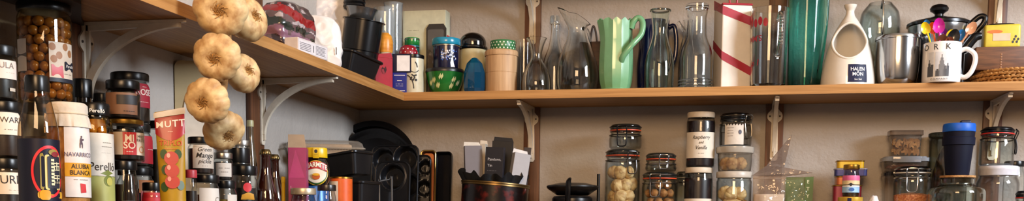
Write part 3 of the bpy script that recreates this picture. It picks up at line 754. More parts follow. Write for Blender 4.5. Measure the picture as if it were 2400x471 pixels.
# black fluted packs: round cake tin on a tilted loaf tin
x, y, r, h = sp(838, 92, 118, U, 178, .115)
def loaf_tin(name, label, loc, rz, L_, W_, H_, tilt=None, taper=.88, group=None, inverted=False):
    t = thing(name, label, 'baking tin', loc, rz, group, tilt)
    b = mk(TIN); a = rrect(L_, W_, .012, 4); c = rrect(L_*taper, W_*taper*.96, .010, 4)
    lo = rrect(L_*taper-.003, W_*taper*.96-.003, .009, 4); hi = rrect(L_-.003, W_-.003, .011, 4); n = len(a)
    vs = [(u, v, 0) for u, v in c]+[(u, v, H_) for u, v in a]+[(u, v, H_) for u, v in hi]+[(u, v, .002) for u, v in lo]
    fs = [tuple(range(n-1, -1, -1))]+[(k*n+i, k*n+(i+1) % n, (k+1)*n+(i+1) % n, (k+1)*n+i) for k in range(3) for i in range(n)]+[tuple(range(3*n, 4*n))]
    b.add(vs, fs); b.build('tin_body', t)
    ring = [(u, v, H_) for u, v in rrect(L_+.006, W_+.006, .014, 5)]
    mk(TIN).tube(ring, .0034, 8, 1, True).build('rolled_rim', t)
    return t
loaf_tin('loaf_tin', 'black loaf tin tipped on the shelf edge under the deep round cake tin', (.118, -.372, U+.014), R(66), .112, .078, .060, (R(7), R(10)), .86)
x, y, r, h = sp(842, 94, 52, .100, 134, .110)
t = thing('cake_tin', 'deep round black cake tin with flared rim on the tipped loaf tin', 'baking tin', (x, y, .104), 0, None, (R(2), R(9)))
TIN2 = mat('#101114', .22, .35)
mk(TIN2).shell([(r*.93, 0), (r*.93, .004), (r*.93, h*.16), (r*.96, h*.18), (r*.97, h*.97), (r*1.06, h*.98), (r*1.06, h)], .002, 56).build('tin_body', t)
cx, cy, cz = x, y, .104+h
x, y, r, h = sp(845, 72, 34, cz+.003, 60, .105)
t = thing('pudding_basin', 'small grey metal bowl sitting in the mouth of the black cake tin', 'bowl', (cx+.003, cy+.002, cz-.010), 0, None, (R(2), R(7)))
mk(mat('#8c8e90', .25, .9)).shell(curve([(.022, 0), (.032, .016), (.039, .034), (.043, .042)]), .0015, 48).build('bowl_body', t)
for k in range(4):
    z = cz+.033+k*.0095
    t = thing('pastry_ring', ['lowest', 'second lowest', 'third', 'topmost'][k]+' black ring of the stack on the grey metal bowl', 'pastry ring', (cx-.014+.0006*k, cy+.001, z), 0, 'stacked black rings')
    mk(BLACK).lathe([(.020, 0), (.0275, 0), (.0295, .0035), (.0275, .0088), (.020, .0088)], 40, close=True).build('ring_body', t)
# clear cups behind
for k, (px, top, w, Y, lb) in enumerate([(903, 20, 52, -.19, 'nearer'), (922, 8, 44, -.12, 'further')]):
    x, y, r, h = spot(px, w, top, U, 110, Y=Y)
    t = thing('plastic_tub', lb+' tall clear plastic tub between the cake tin and the cream box', 'tub', (x, y, U), 0)
    mk(clear('#eef2f4', 1.45, .16, '#dfe6ea', .06, .08, 40)).shell(curve([(r*.8, 0), (r*.86, .01), (r*.93, h*.6), (r, h*.98), (r*1.05, h)], 4), .0012, 36, mod=lambda a, z: 1+.015*math.cos(14*a)).build('tub_body', t)
# mushroom shaped pot, orange cap
x, y, r, h = spot(902, 38, 78, U, 175, Y=-.235)
t = thing('dish_brush', 'wooden headed brush with amber dome above the red box', 'brush', (x, y, U), 0)
mk(mat('#cdbb9c', .4)).lathe(curve([(0, 0), (r*.7, 0), (r*.62, h*.3), (r*.6, h*.5), (r*.85, h*.66)])+[(0, h*.66)], 32).build('stem', t)
mk(ramp_mat('#c3781f', '#e09a38', (1, 1, 3), 40, .35, .1)).lathe([(0, h*.662), (r*.92, h*.662), (r, h*.72), (r*1.0, h*.86), (r*.85, h*.95), (r*.5, h), (0, h*1.0)], 36).build('dome_cap', t)
# red box with its torn heart-shaped hole painted as dark shade
p0, s = P(861, 160, X=.17); p1, _ = P(884, 160, X=.17); h = P(890, 124, X=.17)[0].z-U
t = thing('card_box', 'bright red cardboard box with torn hole and small lettered squares on its side', 'box', (.157, -.262, U), R(48))
RB = mat('#9c0f20', .55, spec=.25); b = mk(RB); b.box(.052, .036, h*.93, (0, 0, 0), .0008)
e = -.0183
b.use(mat('#3a0f12', .8)); b.add([(u-.001, e, v+h*.55) for u, v in [(-.008, .002), (-.004, .010), (.001, .006), (.006, .012), (.009, .003), (.004, -.008), (-.003, -.009)]], [tuple(range(7))])  # shaded inside of the hole put in as a flat dark shape
b.use(mat('#8a1a22', .7)); b.add([(u-.001, e-.0006, v+h*.55) for u, v in [(-.008, .002), (-.001, .004), (.004, -.008), (-.003, -.009)]], [tuple(range(4))])
xs = -.0263; side = lambda dy, dz: (lambda u, v: (xs-.0004, dy-u, dz+v))
for k, (ch, col) in enumerate((('U', '#15151a'), ('K', '#c2185b'), ('O', '#15151a'))):
    z = h*(.14+.21*k)
    b.use(WHITE); b.add([(xs-.0001, .009, z), (xs-.0001, -.005, z), (xs-.0001, -.005, z+.0135), (xs-.0001, .009, z+.0135)], [(0, 1, 2, 3)])
    b.use(mat(col, .5)); b.add([(xs-.0003, .0082, z+.0008), (xs-.0003, -.0042, z+.0008), (xs-.0003, -.0042, z+.0127), (xs-.0003, .0082, z+.0127)], [(0, 1, 2, 3)])
    b.use(WHITE); b.text(ch, .0125, side(.002, z+.0068), bold=.02)
b.build('box_body', t, flat=True)
mk(RB).prism([(-.026, 0), (.026, 0), (.021, .014), (-.024, .006)], .0008, lambda a, c, d: (a, -.0186+d, h*.93+c)).build('flap', t, flat=True)
# blue packets
def boxat(px0, px1, top, bot, Y, depth, base=None, rot=0):
    xa = P(px0, (top+bot)/2, Y=Y)[0]; xb = P(px1, (top+bot)/2, Y=Y)[0]
    zt = P((px0+px1)/2, top, Y=Y)[0].z; zb = P((px0+px1)/2, bot, Y=Y)[0].z if base is None else base
    return (xa.x+xb.x)/2, xb.x-xa.x, zb, zt-zb
xc, W, zb, H = boxat(918, 949, 170, 213, -.205, .03, U)
t = thing('tea_box', 'small royal blue box with white lines at the corner of the shelf', 'box', (xc, -.190, U), R(12))
b = mk(mat('#14247c', .5, spec=.25)); b.box(W, .028, H, (0, 0, 0), .0008); b.use(WHITE); f = onface(-.0143)
b.text('----', .010, lambda u, v: (u, -.0143, H*.62+v), bold=.02); b.text('- --- --', .008, lambda u, v: (u, -.0143, H*.45+v)); b.text('-- - ---', .008, lambda u, v: (u, -.0143, H*.35+v))
for z in (.1, .86): b.add([(-W*.4, -.0143, H*z), (W*.4, -.0143, H*z), (W*.4, -.0143, H*z+.0012), (-W*.4, -.0143, H*z+.0012)], [(0, 1, 2, 3)])
b.build('box_body', t, flat=True)
z1 = U+H+.0005
xc, W, zb, H2 = boxat(912, 962, 127, 168, -.195, .04, z1)
t = thing('card_box', 'dark navy box with blank white front lying on the royal blue box', 'box', (xc, -.183, z1), R(8))
b = mk(mat('#0e1330', .5, spec=.25)); b.box(W, .034, H2, (0, 0, 0), .0008)
b.use(mat('#e8e8ea', .5)); b.prism([(-W*.14, H2*.08), (W*.44, H2*.08), (W*.44, H2*.92), (-W*.14, H2*.92)], .0004, lambda a, c, d: (a, -.0171-d, c)); b.build('box_body', t, flat=True)
# drawn cream tin with black lid, and small tins on it
x, y, r, h = spot(968, 50, 130, U, 212, Y=-.165)
t = thing('tin', 'cream tin with loose black line drawing and black lid, right of the blue boxes', 'tin', (x, y, U), face(x, y))
b = mk(mat('#c9c2a8', .35)).lathe([(0, 0), (r*.98, 0), (r, .002), (r, h*.9), (0, h*.9)], 48)
b.use(INK)
def stroke(pts, wd=.0016):
    vs = []; fs = []
    for i, (u, v) in enumerate(pts):
        q = pts[min(i+1, len(pts)-1)]; o_ = pts[max(i-1, 0)]; dx, dy = q[0]-o_[0], q[1]-o_[1]; l = math.hypot(dx, dy) or 1
        for sg in (1, -1):
            uu, vv = u-dy/l*wd/2*sg, v+dx/l*wd/2*sg; a = uu/r; vs.append(((r+.0006)*math.sin(a), -(r+.0006)*math.cos(a), vv))
    for i in range(len(pts)-1): fs.append((2*i, 2*i+2, 2*i+3, 2*i+1))
    b.add(vs, fs)
stroke([(-.02+.022*math.sin(R(a)), h*.12+.036*math.cos(R(a))) for a in range(10, 95, 8)], .0028)
stroke([(.004+.012*math.cos(R(a)), h*.62+.009*math.sin(R(a))) for a in range(200, 350, 12)], .002)
stroke([(.006, h*.8), (.010, h*.74), (.012, h*.66)], .003); stroke([(-.004, h*.48), (.002, h*.44), (.010, h*.47)], .004)
for k in range(7): b.rshape(ellipse(.0022, .0034, 8), r, h*.36+.004*math.sin(k*2), -12+k*5)
b.build('tin_body', t)
mk(BLID).lathe([(0, h*.905), (r*1.04, h*.905), (r*1.05, h*.92), (r*1.05, h*.985), (r, h), (0, h)], 40).build('lid', t)
z1 = U+h+.0006
x2, y2, r2, h2 = spot(955, 46, 106, z1, 128, Y=-.175)
t = thing('bowl', 'small upturned dark red bowl with white dots on the black lidded cream tin', 'bowl', (x2, y2+.008, z1), 0)
b = mk(mat('#8f1626', .25, coat=.4)); pf = [(r2, 0), (r2*.98, h2*.3), (r2*.86, h2*.72), (r2*.6, h2*.97), (0, h2)]; b.lathe([(0, 0)]+pf, 36)
b.use(WHITE)
for j, z in enumerate((.2, .55)):
    for i in range(12): b.rshape(ellipse(.0018, .0018, 8), prof_r(pf), h2*z, i*30+j*15)
b.build('bowl_body', t)
x3, y3, r3, h3 = spot(969, 52, 107, U, 130, Y=-.07)
lev = U
for k, (top, col, lb) in enumerate([(128, '#16181c', 'tall dark round tin at the bottom of the stack in front of the cream box'), (108, '#2a9cc0', 'bright cyan round tin in the stack in front of the cream box'), (90, '#1b7a35', 'bright green round tin topping the stack in front of the cream box')]):
    zt = P(969, top, Y=-.101)[0].z
    t = thing('tin', lb, 'tin', (x3+.006, -.101, lev), 0)
    hh = zt-lev; rr = .021
    mk(mat(col, .2, coat=.4)).lathe([(0, 0), (rr*.97, 0), (rr, .001), (rr, hh*.9), (rr*.98, hh), (0, hh)], 40).build('tin_body', t)
    mk(SILVER).lathe([(rr*1.005, hh*.72), (rr*1.03, hh*.76), (rr*1.03, hh*.82), (rr*1.005, hh*.86)], 40).build('ring', t)
    lev = zt+.0006

# plastic bags on the side shelf
def bag(name, label, cat, loc, rx, ry, rz, m, amp=.22, freq=2.2, seed=1, rzr=0, sharp=True):
    t = thing(name, label, cat, loc, rzr); mk(m).blob(rx, ry, rz, amp, freq, seed, (0, 0, rz*.9), 5, sharp, .88).build('bag_film', t, sharp=0); return t
WBAG = mat('#e4e2e2', .28, var=.03, bump=.5, bscale=60)
def sack(name, label, cat, px0, px1, top, bot, X, dx, m, base=None, seed=1, cr=.006, rz=None, namep='bag_film', tw=1.0, paint=None):
    """an upright stuffed bag: rounded box outline with creased surface"""
    pa, s = P((px0+px1)/2, (top+bot)/2, X=X); zt = P((px0+px1)/2, top, Y=pa.y)[0].z; zb = U if base is None else base
    W = (px1-px0)/s; H = zt-zb; t = thing(name, label, cat, (pa.x, pa.y, zb), face(pa.x, pa.y) if rz is None else rz)
    b = mk(m); nu, nv = 110, 70; vs = []; fs = []
    for j in range(nv+1):
        v = j/nv; sh = (1-abs(2*v-1)**5)**.4 if v < .5 else (1-abs(2*v-1)**3.5)**.5; sh = max(sh, .02)
        if v < .02: sh = .8
        for i in range(nu):
            a = 2*PI*i/nu; ca, sa = math.cos(a), math.sin(a)
            k = (abs(ca)**5+abs(sa)**5)**(-1/5)
            p = Vector((W/2*k*ca*sh*(1+(tw-1)*v), dx/2*k*sa*sh*(1-.35*v), H*v))
            n = (1-2*abs(mn.noise(p*17+Vector((seed*5, seed, 0)))))*cr+(1-2*abs(mn.noise(p*42+Vector((seed, 3, seed)))))*cr*.45
            p += Vector((ca, sa, .3 if v > .9 else 0))*n
            p.z = max(p.z, 0); vs.append(p)
    for j in range(nv):
        for i in range(nu): k = j*nu+i; k2 = j*nu+(i+1) % nu; fs.append((k, k2, k2+nu, k+nu))
    fs += [tuple(range(nu-1, -1, -1)), tuple(range(nv*nu, nv*nu+nu))]
    b.add(vs, fs)
    if paint:
        b.mats = list(paint[1]); b.fm = [paint[0](sum((Vector(b.v[i]) for i in f), Vector())/len(f), W, H) for f in b.f]
    b.build(namep, t, sharp=0); return t, W, H
t, W, H = sack('plastic_bag', 'glossy white plastic bag slumped beside the tipped loaf tin', 'bag', 704, 796, 38, 146, .115, .07, WBAG, seed=2, cr=.0055)
mk(mat('#3a2a1c', .5)).box(.0022, .0012, .017, (W*.40, -.040, H*.30), .0004).build('tag_slot', t)
t, W, H = sack('plastic_bag', 'tall crumpled white bag standing behind the slumped bag, its top out of frame', 'bag', 742, 812, -60, 90, .03, .03, mat('#dad8da', .3, var=.04, bump=.5, bscale=50), seed=5, cr=.008)
PK = [mat('#5a4448', .2, coat=.8, bump=.5, bscale=70), mat('#860a14', .25, coat=.6), mat('#16201a', .25, coat=.6), mat('#2a1620', .25, coat=.6), mat('#7d5a70', .25, coat=.6), mat('#a59a9e', .2, coat=.8)]  # last pale tone paints the clear film's highlights as colour
def pk(p, W, H):
    u, v = p.x/W+.5, p.z/H+.06*mn.noise(p*35)+.04*mn.noise(p*80); v += .22*(u-.5)
    n = mn.noise(p*48+Vector((4, 1, 2)))
    if v > .90: return 0 if n > 0 else 3
    if v > .80: return 3 if n < .15 else 5
    if v > .64: return 1 if u < .88 or n > 0 else 5
    if v > .55: return 0 if n < .1 else 5
    if v > .40: return 2 if n < .3 else 0
    if v > .24: return 4 if n > -.1 else 0
    return 3 if n < .1 else 0
t, W, H = sack('snack_packet', 'crinkled clear packet with red and mauve bands on the side shelf near the garlic', 'packet', 604, 742, 8, 118, .125, .085, PK[0], seed=3, cr=.007, rz=R(78), paint=(pk, PK))
# carton with bar code lying at the edge
pa, s = P(722, 100, X=.192); pb, _ = P(690, 88, X=.192); pc, _ = P(757, 112, X=.192)
t = thing('food_carton', 'flat white carton with printed text panel lying in front of the crinkled packet', 'carton', (.186, (pb.y+pc.y)/2, U), R(84), None, (R(0), R(0)))
Lc = pc.y-pb.y; Lc = min(Lc, .13)
b = mk(mat('#cfc6c4', .45)); b.box(Lc, .032, .030, (0, 0, 0), .001); e = -.0163
b.use(mat('#dcd8dc', .5)); b.add([(-Lc*.48, e, .003), (Lc*.48, e, .003), (Lc*.48, e, .027), (-Lc*.48, e, .027)], [(0, 1, 2, 3)])
b.use(mat('#6e6a72', .6))
for k in range(7): z = .006+.0028*k; b.add([(Lc*.08, e-.0002, z), (Lc*(.42-.02*(k % 3)), e-.0002, z), (Lc*(.42-.02*(k % 3)), e-.0002, z+.0011), (Lc*.08, e-.0002, z+.0011)], [(0, 1, 2, 3)])
for k in range(5): z = .007+.0034*k; b.add([(-Lc*.44, e-.0002, z), (-Lc*.08, e-.0002, z), (-Lc*.08, e-.0002, z+.0013), (-Lc*.44, e-.0002, z+.0013)], [(0, 1, 2, 3)])
b.use(INK); b.add([(-Lc*.0, e-.0002, .008), (Lc*.02, e-.0002, .008), (Lc*.02, e-.0002, .022), (0, e-.0002, .022)], [(0, 1, 2, 3)])
b.build('carton_body', t, flat=True)

# ================================================================ hanging garlic
GARM = ramp_mat('#9a6c3a', '#dcbf8c', (2.2, 2.2, .6), 26, .55, .22, p0=.3, p1=.62)
GARD = ramp_mat('#6e4a24', '#a87a42', (3, 3, .8), 30, .7, .3)
ROOTM = ramp_mat('#7a5426', '#b98a4c', (1, 1, 1), 90, .9, .6)
def garlic_mesh(r, seed=0, lobes=9):
    """bulb: root plate at z = 0 end, cloves swelling round it, neck at the far end"""
    rnd = random.Random(seed); ph = rnd.uniform(0, 6); am = [rnd.uniform(.75, 1.15) for _ in range(lobes)]
    prof = [(.16, .10), (.34, .02), (.58, .015), (.80, .13), (.95, .34), (1.0, .58), (.93, .85), (.74, 1.08), (.48, 1.27), (.26, 1.42), (.17, 1.60), (.15, 1.85)]
    pf = curve([(a*r, b*r) for a, b in prof], 4)
    def mod(a, z):
        q = (a/(2*PI)*lobes+ph) % lobes; i = int(q); f = q-i
        v = math.sin(PI*f)**.55; v2 = am[i]
        env = max(0, 1-abs(z/r-.6)/.95)
        return 1+env*(.105*v*v2-.07)+.015*math.sin(3*a+ph)
    return M().use(GARM).lathe([(0, .12*r)]+pf+[(0, 1.86*r)], 88, mod=mod)
def root(r):
    b = mk(ROOTM); b.lathe([(0, .04*r), (.20*r, .06*r), (.23*r, .10*r), (.16*r, .14*r), (0, .14*r)], 24)
    for k in range(26): a = k*2.4; q = .02*r+.18*r*(k/26); b.tube([(q*math.cos(a), q*math.sin(a), .09*r), (q*1.25*math.cos(a), q*1.25*math.sin(a), -.02*r), (q*1.9*math.cos(a+.3), q*1.9*math.sin(a+.3), .015*r)], .013*r, 5, 2)
    return b
gx = [(518, 22, 126, .215, (-.10, .10)), (510, 134, 112, .225, (-.25, .2)), (487, 236, 106, .235, (-.45, .25)), (579, 46, 104, .195, (1.0, -.6)), (567, 172, 92, .205, (.85, -.5)), (523, 304, 100, .212, (.55, .9))]
p0, _ = P(535, 0, X=.212)
braid = thing('garlic_braid', 'string of pale garlic bulbs hanging in front of the side shelf', 'garlic', (.24, p0.y-.05, -.02), 0)
bl = braid.location.copy(); nodes = []
for k, (px, py, w, X, (tx, tz)) in enumerate(gx):
    p, s = P(px, py, X=X+.055); r = w/2/s*.99
    axis = (CAM-p).normalized(); rt_ = axis.cross(Vector((0, 0, 1))).normalized(); ax = (axis - rt_*tx + Vector((0, 0, 1))*tz*-.8).normalized()
    o = garlic_mesh(r, k+3, 8+k % 3).build('garlic_bulb', braid, sharp=0)
    q = (-ax).to_track_quat('Z', 'Y'); o.rotation_euler = q.to_euler(); o.location = p-bl+ax*.62*r
    ro = root(r).build('root_plate', o)
    nodes.append(p-bl-ax*r*1.1)
pts = [nodes[0]+Vector((0, -.0, .16)), nodes[0]+Vector((.0, 0, .05)), nodes[0], nodes[3]*.5+nodes[1]*.5, nodes[1], nodes[4]*.5+nodes[2]*.5, nodes[2], nodes[5]]
mk(GARD).tube(pts, [.006, .006, .008, .008, .008, .007, .006, .004], 10, 5).build('braided_stem', braid)
mk(mat('#8a6f48', .8)).tube([nodes[0]+Vector((0, 0, .155)), Vector((nodes[0].x, nodes[0].y, 1.349-bl.z))], .0016, 6, 1).build('hanging_string', braid)
# ================================================================ lower shelf, side wall: jars and bottles
L0 = LOW+.0006
JPROF = [(.90, 0), (.98, .015), (1, .05), (1, .70), (.97, .78), (.84, .86), (.82, .88)]
JHI = [(.90, 0), (.98, .015), (1, .05), (1, .79), (.97, .82), (.86, .86), (.84, .88)]
def jar(label, px, w, top, base, X, bot=None, cont='#1c0f0a', lid=BLID, lidw=.98, lidh=.014, papers=(), prof=JPROF, fill=.84, name='jar', cat='jar', group=None, turn=0, tint=None, Y=None, dark=True, px_=None):
    """lidded food jar: glass body, its filling, lid and paper labels"""
    bot = bot or min(top+110, 471)
    x, y, r, h = spot(px, w, top, base, bot, X=X, Y=Y)
    t = thing(name, label, cat, (x, y, base), face(x, y)+R(turn), group)
    bh = h-lidh; pf = [(a*r, b*bh/.88) for a, b in prof]
    mk(tint or JAR).lathe([(0, 0)]+curve(pf, 3)+[(pf[-1][0], bh+.001)], 40).build('glass_body', t)
    ins = [(max(a*r-.0014, .001), .002+b*bh/.88*.985) for a, b in prof if b*bh/.88 <= fill*bh+.0001]
    if cont is not None:
        cm = cont if not isinstance(cont, str) else mat(cont, .35, var=.25, scale=90)
        ins2 = [(q, min(z, fill*bh)) for q, z in ins]; ins2.append((ins2[-1][0]*.99, max(ins2[-1][1]+.0005, fill*bh)))
        mk(cm).lathe([(0, .002)]+ins2+[(0, ins2[-1][1])], 32).build('contents', t)
    lr = r*lidw
    b = mk(lid); b.lathe([(0, bh), (lr*.99, bh), (lr, bh+.001), (lr, bh+lidh*.8), (lr*.97, h-.0006), (lr*.92, h), (lr*.86, h-.0012), (0, h-.0012)], 44, mod=lambda a, z: 1+(.006*math.cos(44*a) if bh+.001 < z < bh+lidh*.75 else 0)); b.build('lid', t)
    rf = prof_r(curve(pf, 3))
    for z0, z1, a0, a1, m, txt in papers:
        q = mk(m if not isinstance(m, str) else mat(m, .55, var=.03)); q.patch(rf, h*z0, h*z1, a0, a1, .0006)
        for tx in txt:
            s_, size, z, d, col = tx[:5]; kw = tx[5] if len(tx) > 5 else {}
            q.use(mat(col, .5)); 
            if callable(s_): s_(q, rf, h)
            else: q.rtext(s_, size, rf, h*z, d, .0011, **kw)
        q.build('label', t)
    return t, r, h, (x, y)
def top_of(t, h): return t.location.z+h+.0006
BK = '#1a1418'
# far left stack of three
a, r, h, _ = jar('tall dark jar with label reading URFA, bottom of the leftmost stack', 12, 82, 372, L0, .10, 471, '#20120c', prof=JHI, papers=[(.67, .87, -70, 62, '#ddd5c8', [('URFA', .0165, .80, 30, BK), ('~ ~ ~', .007, .71, 28, '#b9ae9c')])])
b_, r, h2, _ = jar('dark jar labelled AWARMA in the middle of the leftmost stack', 10, 82, 239, top_of(a, h), .10, 370, '#2a1a10', papers=[(.40, .80, -70, 58, '#ded8cc', [('SHAWARMA', .0112, .66, 12, BK), ('- --- --', .007, .5, 20, '#77706a')])])
jar('dark jar with white ULA label on top of the leftmost stack', -4, 82, 108, top_of(b_, h2), .10, 235, '#161412', papers=[(.38, .72, -70, 66, '#dcd3cc', [('ULA', .0115, .62, 26, '#7d7470'), ('- - - -', .006, .5, 38, '#b9a79c')]), (.16, .22, 34, 56, '#b9b4a8', [])])
# big olive jar on a storage jar
zt = P(97, 243, Y=-1.52)[0].z
s0, r, h, xy = jar('tall storage jar of dark pulses under the big olive jar', 112, 104, 245, L0, .062, 471, '#3a2415', lid=BLID)
zb = top_of(s0, h); x, y, r, h = spot(97, 120, 8, zb, 236, X=.062)
x, y = s0.location.x, s0.location.y
OLIVE = mat('#86561f', .3, var=.22, scale=70)
t = thing('jar', 'biggest jar, black lid, packed with golden olives, high beside the side bracket', 'jar', (x, y, zb), face(x, y))
pf = curve([(r*.9, 0), (r*.98, .003), (r, .010), (r, h*.84), (r*.93, h*.90), (r*.9, h*.915)], 3)
mk(clear('#efe2c4', 1.5)).lathe([(0, 0)]+pf, 48).build('glass_body', t)
mk(BLID).lathe([(0, h*.92), (r*.99, h*.92), (r*1.0, h*.925), (r*1.0, h*.985), (r*.96, h), (r*.9, h), (r*.88, h*.99), (0, h*.99)], 48).build('lid', t)
mk(mat('#4a2c10', .6)).lathe([(0, .004), (r*.62, .004), (r*.62, h*.86), (0, h*.86)], 24).build('brine', t)
q = mk(mat('#cdbfae', .55)); rf = prof_r(pf); q.patch(rf, h*.24, h*.60, 8, 72, .0007)
q.use(mat('#9a6a44', .5))
for u, v in ((15, .55), (30, .47), (46, .56), (60, .50), (18, .43)): q.rshape(ellipse(.0052, .0058, 12), rf, h*v, u)
q.use(mat('#141a2a', .5)); q.rshape(rrect(.022, .014, .002), rf, h*.37, 58, .0012); q.patch(rf, h*.205, h*.245, 8, 72, .001)
q.use(RED); q.rshape([(-.009, -.008), (.010, -.010), (.009, .008), (-.009, .009)], rf, h*.315, 25, .0013)
q.use(PAPER); q.rtext('Perelló', .0065, rf, h*.37, 58, .0016, shear=.2); q.use(mat('#6f655c', .5)); q.rtext('--- ---', .007, rf, h*.295, 52, .0015)
q.build('label', t)
q = mk(mat('#a5978a', .6)); q.patch(rf, h*.30, h*.62, -72, -40, .0007); q.use(mat('#4a4038', .6)); q.rshape(rrect(.024, .006, .001), rf, h*.46, -56, .0012); q.build('back_label', t)
def fill_jar(mesh_r, loc, rz, rin, z0, z1, label, group, m, count=120, name='olive', ang=(-100, 100), sq=1.0, step=2.0):
    """whole olives or beans lying against the glass, one object each, sharing a mesh"""
    me = None; rows = int((z1-z0)/(mesh_r*step*.93)); n = 0
    R0 = rin-mesh_r*.95; per = 2*mesh_r*sq/R0
    for j in range(rows):
        a = R(ang[0])+per*.5*(j % 2)
        while a < R(ang[1]) and n < count:
            u, v = random.uniform(-.12, .12)*mesh_r, random.uniform(-.15, .15)*mesh_r
            if me is None:
                o = mk(m).blob(mesh_r, mesh_r*.95, mesh_r*1.06, .05, 1.3, 3, sub=3).build(name, None, sharp=0); me = o
            else: o = me.copy(); COL.objects.link(o)
            tag(o, label, name, group); aa = a+rz
            o.location = (loc[0]+(R0+u*.3)*math.sin(aa), loc[1]-(R0+u*.3)*math.cos(aa), loc[2]+z0+mesh_r+j*mesh_r*step*.93+v)
            o.rotation_euler = (random.uniform(0, 6), random.uniform(0, 6), random.uniform(0, 6)); a += per; n += 1
fill_jar(.0078, (x, y, zb), t.rotation_euler.z, r-.001, .005, h*.88, 'golden olive packed against the glass of the biggest black lidded jar', 'olives in the biggest jar', OLIVE, 240, step=1.84, sq=.97)

# soy bottle
x, y, r, h = spot(90, 90, 178, L0, 460, X=.19)
t = thing('sauce_bottle', 'tall soy sauce bottle with black cap and navy label bearing a red ring', 'bottle', (x, y, L0), face(x, y))
pf = curve([(r*.93, 0), (r, .004), (r, h*.66), (r*.98, h*.72), (r*.86, h*.79), (r*.70, h*.86), (r*.60, h*.90), (r*.58, h*.92)], 4)
mk(clear('#e7d3b4', 1.5)).lathe([(0, 0)]+pf, 48).build('glass_body', t)
mk(mat('#1a0d07', .15)).lathe([(0, .002)]+[(max(q-.0016, .001), z*.995+.001) for q, z in pf if z < h*.62]+[(0, h*.62)], 40).build('sauce', t)
mk(BLID).lathe([(0, h*.918), (r*.60, h*.918), (r*.61, h*.925), (r*.60, h*.985), (r*.55, h), (0, h)], 40, mod=lambda a, z: 1+.012*math.cos(36*a)).build('cap', t)
rf = prof_r(pf); q = mk(mat('#070c24', .45, spec=.3)); q.patch(rf, h*.26, h*.672, -100, 100, .0006, 40)
q.use(mat('#d5202e', .4)); R1, w1 = r*1.02, .0038
vs = []; fs = []; n = 48
for i in range(n+1):
    an = R(10+335*i/n)
    for dr in (-w1/2, w1/2):
        u = (R1+dr)*math.cos(an)*.80; v = (R1*1.24+dr)*math.sin(an); aa = R(28)+u/r; vs.append(((r+.0013)*math.sin(aa), -(r+.0013)*math.cos(aa), h*.505+v))
fs = [(2*i, 2*i+2, 2*i+3, 2*i+1) for i in range(n)]; q.add(vs, fs)
q.use(mat('#8a7a2a', .5)); q.rshape(rrect(.030, .048, .003), r, h*.505, 34, .0010)
q.use(mat('#c9c078', .5)); q.rshape(rrect(.024, .046, .003), r, h*.502, 40, .0014)
q.use(mat('#15182a', .5)); q.rshape(rrect(.020, .042, .002), r, h*.502, 42, .0017)
q.use(mat('#d8d2b0', .5))
for k in range(8):
    z = h*.502+.016-.0045*k
    q.rshape(rrect(.0026, .003, .0004), r, z, 34, .0021); q.rshape(rrect(.0022, .0032, .0004), r, z, 39, .0021)
def glyph(z, d, s_, bars):
    for u0, v0, u1, v1 in bars: q.rshape([((u0)*s_, v0*s_), (u1*s_, v0*s_), (u1*s_, v1*s_), (u0*s_, v1*s_)], r, z, d, .0022)
glyph(h*.502+.008, 50, .011, [(-.5, .3, .5, .42), (-.5, -.05, .5, .07), (-.08, -.5, .08, .5), (-.45, -.5, -.32, .1), (.32, -.5, .45, .1), (-.5, -.5, .5, -.4)])
glyph(h*.502-.009, 50, .011, [(-.5, .38, .5, .5), (-.06, -.2, .08, .5), (-.5, .05, .5, .17), (-.45, -.5, -.3, -.25), (-.1, -.5, .04, -.28), (.25, -.5, .4, -.25)])
q.use(mat('#c8982c', .35)); q.rshape(rrect(.040, .009, .003), r, h*.385, 36, .0018); q.rshape(rrect(.014, .013, .004), r, h*.385, 14, .002)
q.use(mat('#8c7a2c', .5)); q.rshape(ellipse(.007, .004), r, h*.605, 40, .0016); q.use(mat('#7d1a22', .5)); q.rshape(ellipse(.006, .0035), r, h*.595, 46, .0018)
q.build('label', t)

# bean jar with paper cover
x, y, r, h = spot(160, 96, 241, L0, 460, X=.145)
t = thing('bean_jar', 'tall jar of pale beans under a gathered white paper cover, yellow banded label', 'jar', (x, y, L0), face(x, y))
pf = curve([(r*.92, 0), (r, .004), (r, h*.82), (r*.94, h*.87), (r*.86, h*.90), (r*.86, h*.95)], 3); rf = prof_r(pf)
mk(clear('#f2e6d0', 1.5)).lathe([(0, 0)]+pf, 44).build('glass_body', t)
BEAN = ramp_mat('#94683a', '#cfa56c', (1, 1, .6), 110, .45, .5, p0=.35, p1=.6)
o = mk(BEAN).lathe([(0, .002)]+[(max(q-.0016, .001), z+.0005) for q, z in pf if z < h*.9]+[(0, h*.9)], 44).build('beans', t); o['kind'] = 'stuff'
cov = mk(mat('#d5cabb', .75, bump=.4, bscale=120))
cov.lathe([(0, h), (r*.82, h-.0008), (r*.93, h-.004), (r*.95, h-.012), (r*.91, h-.017), (r*.98, h-.022), (r*1.06, h-.036)], 72, mod=lambda a, z: 1+(.025*math.cos(19*a)+.015*math.sin(31*a))*min(1, max(0, (h-.010-z)/.02)))
cov.build('paper_cover', t); mk(mat('#c6b79f', .7)).tube([(r*.925*math.cos(2*PI*i/40), r*.925*math.sin(2*PI*i/40), h-.017) for i in range(40)], .0012, 6, 1, True).build('string', t)
q = mk(mat('#dcd6d2', .5)); q.patch(rf, h*.42, h*.855, -10, 78, .0006, 20)
q.use(mat('#d39a1e', .5)); q.patch(rf, h*.545, h*.628, -10, 78, .0010, 20)
q.use(mat('#45365c', .5)); q.rtext('NAVARRICO', .0088, rf, h*.678, 30, .0016, sx=.9)
q.use(mat('#3a2a10', .5)); q.rtext('ALUBIA', .0092, rf, h*.606, 33, .0016, bold=.012, sx=.95); q.rtext('BLANCA', .0092, rf, h*.568, 33, .0016, bold=.012, sx=.95)
q.use(mat('#8a8078', .5)); q.rtext('-- -----', .009, rf, h*.53, 33, .0016)
